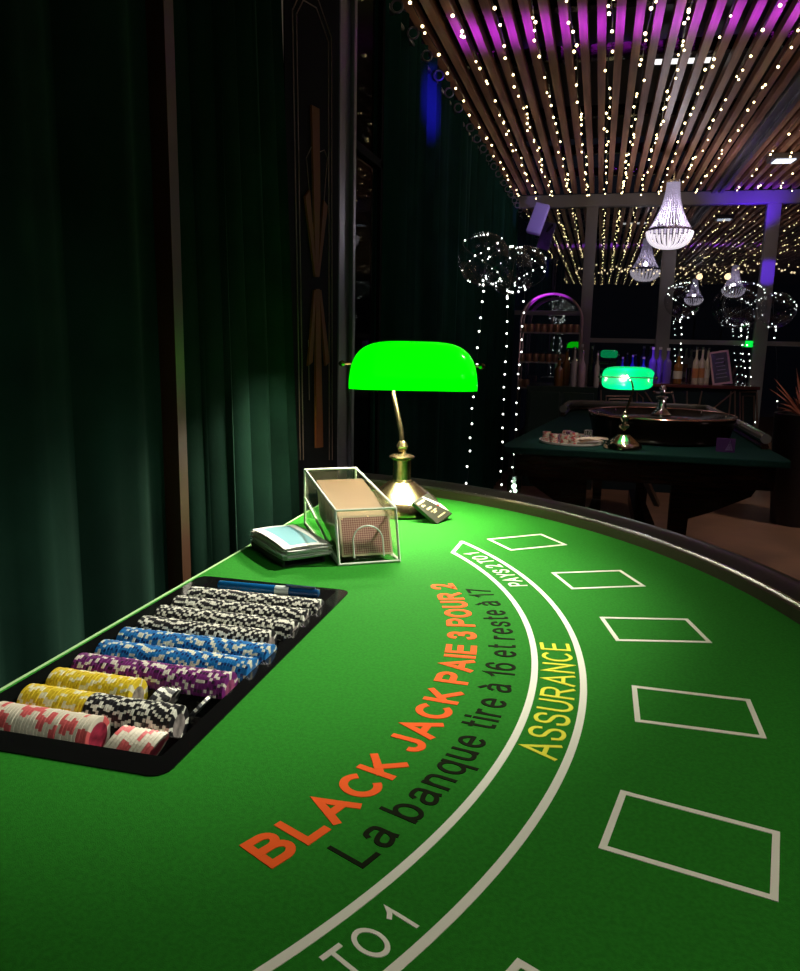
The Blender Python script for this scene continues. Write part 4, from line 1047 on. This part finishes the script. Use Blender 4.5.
def zat(py, y, px=650): return aty(px, py, y).z
for i, (px, pt, r, mk, cm_, lb, y) in enumerate([
    (559, 358, .040, 'amber', SLV, 'squat amber bottle, leftmost on the dark cabinet below the cup shelf', 7.33),
    (566, 349, .036, 'amber', SLV, 'tall amber bottle second from the left on the dark cabinet', 7.45),
    (574, 347, .030, 'clear', SLV, 'clear bottle with silver neck on the dark cabinet', 7.33),
    (582, 350, .033, 'pink', SLV, 'pale pink bottle right of the clear one on the dark cabinet', 7.30),
    (581, 344, .026, 'clear', WHT, 'slim tall clear bottle behind the pale pink bottle', 7.45),
    (591, 346, .030, 'dark', SLV, 'black bottle near the right end of the dark cabinet', 7.40),
    (597, 353, .024, 'clear', WHT, 'small clear bottle at the right end of the dark cabinet beside the black bottle', 7.30)]):
    bottle(px, y, zat(pt, y, px), zc_, r, BG[mk], cm_, lb)
for px, pt, r, mk, cm_, lb, y, lm_ in [
    (622, 357, .022, 'blue', WHT, 'short blue lit bottle, leftmost of the violet-lit bottles above the emerald lamp', 7.5, None),
    (632, 355, .022, 'blue', WHT, 'short blue lit bottle second from the left above the emerald lamp', 7.55, None),
    (643, 357, .026, 'blue', WHT, 'stubby bright blue bottle left of the three tall violet bottles', 7.45, None),
    (652, 347, .033, 'purple', WHT, 'tall violet-lit bottle, left one of three in a row on the bar', 7.5, None),
    (659, 347, .033, 'purple', WHT, 'tall violet-lit bottle, middle one of three in a row on the bar', 7.6, None),
    (667, 348, .036, 'purple', WHT, 'tall violet-lit bottle, right one of three in a row on the bar', 7.45, None),
    (678, 354, .040, 'amber', SLV, 'dark amber bottle with a pale label between the violet bottles and the metal tumbler', 7.5, LBL),
    (695.5, 347, .028, 'cream', SLV, 'clear cream bottle, left one of three beside the framed menu', 7.5, ORL),
    (701.5, 347, .028, 'cream', SLV, 'clear cream bottle, middle one of three beside the framed menu', 7.6, ORL),
    (707, 348, .026, 'cream', SLV, 'clear cream bottle, right one of three nearest the framed menu', 7.62, LBL)]:
    bottle(px, y, zat(pt, y, px), zb, r, BG[mk], cm_, lb, lm_)
p = aty(688, 380, 7.42); o = MB().lathe([(.0001, 0), (.018, 0), (.026, .14), (.024, .14), (.017, .006), (.0001, .006)], 16).build('tumbler', mat('violet steel', (.5, .42, .6), .15, 1)); o.location = (p.x, 7.42, zb + .0004)
tag(o, 'tall violet-tinted metal tumbler between the amber and cream bottles', 'tumbler')
# framed menu
y = 7.50; q = [aty(a, b, y) for a, b in ((713, 381), (733, 380), (728, 349), (709, 350))]
fr = empty('menu_frame', ((q[0].x + q[1].x) / 2, y, zb + .0004), 0, 'pink framed dark menu board leaning on the bar beside the bottles', 'menu frame')
wq = (q[1].x - q[0].x); hq = q[3].z - zb; tl = math.atan2(q[3].x - q[0].x, hq)
Mt = Matrix.Rotation(R(-10), 4, 'X') @ Matrix(((1, 0, math.tan(tl) * .0 , 0), (0, 1, 0, 0), (0, 0, 1, 0), (0, 0, 0, 1))) @ Matrix.Rotation(tl * .95, 4, 'Y')
mb = MB(); t_ = .016
mb.box((0, 0, t_ / 2 + .004), (wq, .015, t_), Mt).box((0, 0, hq - t_ / 2), (wq, .015, t_), Mt).box((-wq / 2 + t_ / 2, 0, hq / 2), (t_, .015, hq), Mt).box((wq / 2 - t_ / 2, 0, hq / 2), (t_, .015, hq), Mt)
mb.build('frame', mat('pink frame', (.50, .30, .33), .4), fr)
MB().box((0, .003, hq / 2), (wq - .02, .006, hq - .02), Mt).build('board', DARKSCREEN, fr)
mb = MB()
for k in range(6): mb.box((random.uniform(-.01, .01), -.002, hq * (.22 + .11 * k)), (wq * random.uniform(.35, .6), .002, .005), Mt)
mb.build('chalk_lines', mat('faint chalk', (.25, .25, .30), .6), fr)
MB().bar((0, .02, hq * .7), (0, .10, .002), .012, .006).build('easel_leg', BLACK, fr)
# green sign light
p = aty(749, 344, 8.2); o = empty('exit_lamp', p, 0, 'tiny glowing green lamp against the glass beside the balloon lights', 'lamp')
MB().bx(-.035, .035, -.01, .015, -.03, .03).build('green_lens', mat('green lamp', (0, .6, .1), emit=(0, .85, .06), es=1), o, bevel=.006)
MB().bx(.030, 1.439 - p.x, -.005, .01, -.01, .01).build('bracket', BLACK, o)

# plant in a tall dark pot at the right
p = aty(797, 420, 6.4)
pt_ = empty('potted_plant', (p.x + .05, 6.4, 0), 0, 'reddish spiky plant in a tall dark pot at the right edge', 'plant')
MB().lathe([(.0001, 0), (.16, 0), (.20, .55), (.21, .84), (.19, .84), (.18, .78), (.0001, .78)], 24).build('pot', mat('dark pot', (.012, .01, .012), .35), pt_)
lf = MB(); rr = random.Random(2)
for k in range(34):
    a = rr.uniform(0, 2 * PI); el = rr.uniform(.5, 1.4); Lf = rr.uniform(.22, .42); pts = []
    for t in range(6):
        s_ = t / 5; pts.append((cos(a) * Lf * s_ * cos(el) * 1.1, sin(a) * Lf * s_ * cos(el) * 1.1, .80 + Lf * s_ * sin(el) - .12 * s_ * s_ * (1.4 - el)))
    lf.tube(pts, lambda t: .011 * (1 - t) ** .6 + .0008, 4)
o = lf.build('leaves', mat('reddish leaves', (.30, .09, .06), .6), pt_)

# ================================================================== LIGHTS
light('table spot', 'SPOT', (.60, 2.4, 2.70), 520, (1, .95, .82), .05, to=(-.36, 1.14, .92), spot=27, blend=1)
light('table wash', 'SPOT', (.75, .2, 2.70), 60, (1, .93, .80), .12, to=(.04, .68, .92), spot=46, blend=1)
light('hall downlight', 'SPOT', (2.2, 5.6, 2.70), 110, (1, .80, .62), .12, to=(1.7, 5.9, 0), spot=80, blend=1)
light('hall downlight', 'SPOT', (.4, 2.9, 2.70), 36, (1, .90, .78), .10, to=(.3, 4.5, .8), spot=50, blend=1)
vb = light('violet beam bar', 'AREA', (.6, -.8, 1.5), 13, (.30, .02, 1), 3.0, to=(.6, 3.98, ZC), sy=.03); vb.data.spread = R(1.6)
light('blue beam', 'SPOT', (.5, 3.0, 2.2), 900, (.07, .01, 1), .03, to=(-.90, 3.98, 2.46), spot=13, blend=1)
light('curtain fill', 'SPOT', (1.1, .3, 2.3), 34, (.75, 1, .85), .1, to=(-.80, .95, .85), spot=34, blend=1)  # added fill with no fixture, lifts the left curtain
light('tray fill', 'SPOT', (.1, 3.6, 2.7), 42, (1, .9, .85), .05, to=(-.11, 4.29, .82), spot=16, blend=1)  # added spot, stands in for emerald lamp light on the round tray
light('blue beam', 'SPOT', (1.35, 7.9, 2.35), 26, (.12, .01, 1), .02, to=(1.30, 8.22, 2.72), spot=95, blend=.8)
light('blue beam', 'SPOT', (1.5, 7.3, 2.1), 55, (.14, .02, 1), .02, to=(1.5, 8.25, 2.02), spot=16, blend=.6)
light('violet spot', 'SPOT', (-.10, 6.9, 1.5), 260, (.55, .04, 1), .03, to=(-.50, 7.85, 1.80), spot=22, blend=.7)
light('violet spot', 'SPOT', (.35, 7.2, 1.9), 22, (.35, .08, 1), .03, to=(.36, 7.5, 1.1), spot=36, blend=.7)
light('violet spot', 'SPOT', (.1, 6.4, 1.9), 40, (.45, .30, 1), .03, to=(-.66, 7.7, 2.53), spot=16, blend=.6)  # added spot, tints the speaker box violet
light('warm slat fill', 'SPOT', (2.9, 6.2, 1.2), 45, (1, .70, .48), .05, to=(1.7, 7.0, ZC), spot=80, blend=1)  # added fill for the slats on the right, no fixture
light('rose slat fill', 'SPOT', (2.6, 3.4, 1.0), 40, (1, .66, .62), .05, to=(.3, 5.2, ZC), spot=80, blend=1)  # added rose fill that lifts the slats further left
light('bar fill', 'SPOT', (.7, 6.0, 2.6), 26, (1, .78, .66), .05, to=(.5, 7.4, 1.0), spot=50, blend=1)  # added spot to brighten the bar bottles

wd = bpy.data.worlds.new('night'); S.world = wd; wd.use_nodes = True
wd.node_tree.nodes['Background'].inputs[0].default_value = (.012, .014, .022, 1); wd.node_tree.nodes['Background'].inputs[1].default_value = .25
S.view_settings.view_transform = 'Standard'; S.view_settings.look = 'None'; S.view_settings.gamma = 1; S.view_settings.exposure = 0
S.view_settings.use_curve_mapping = False
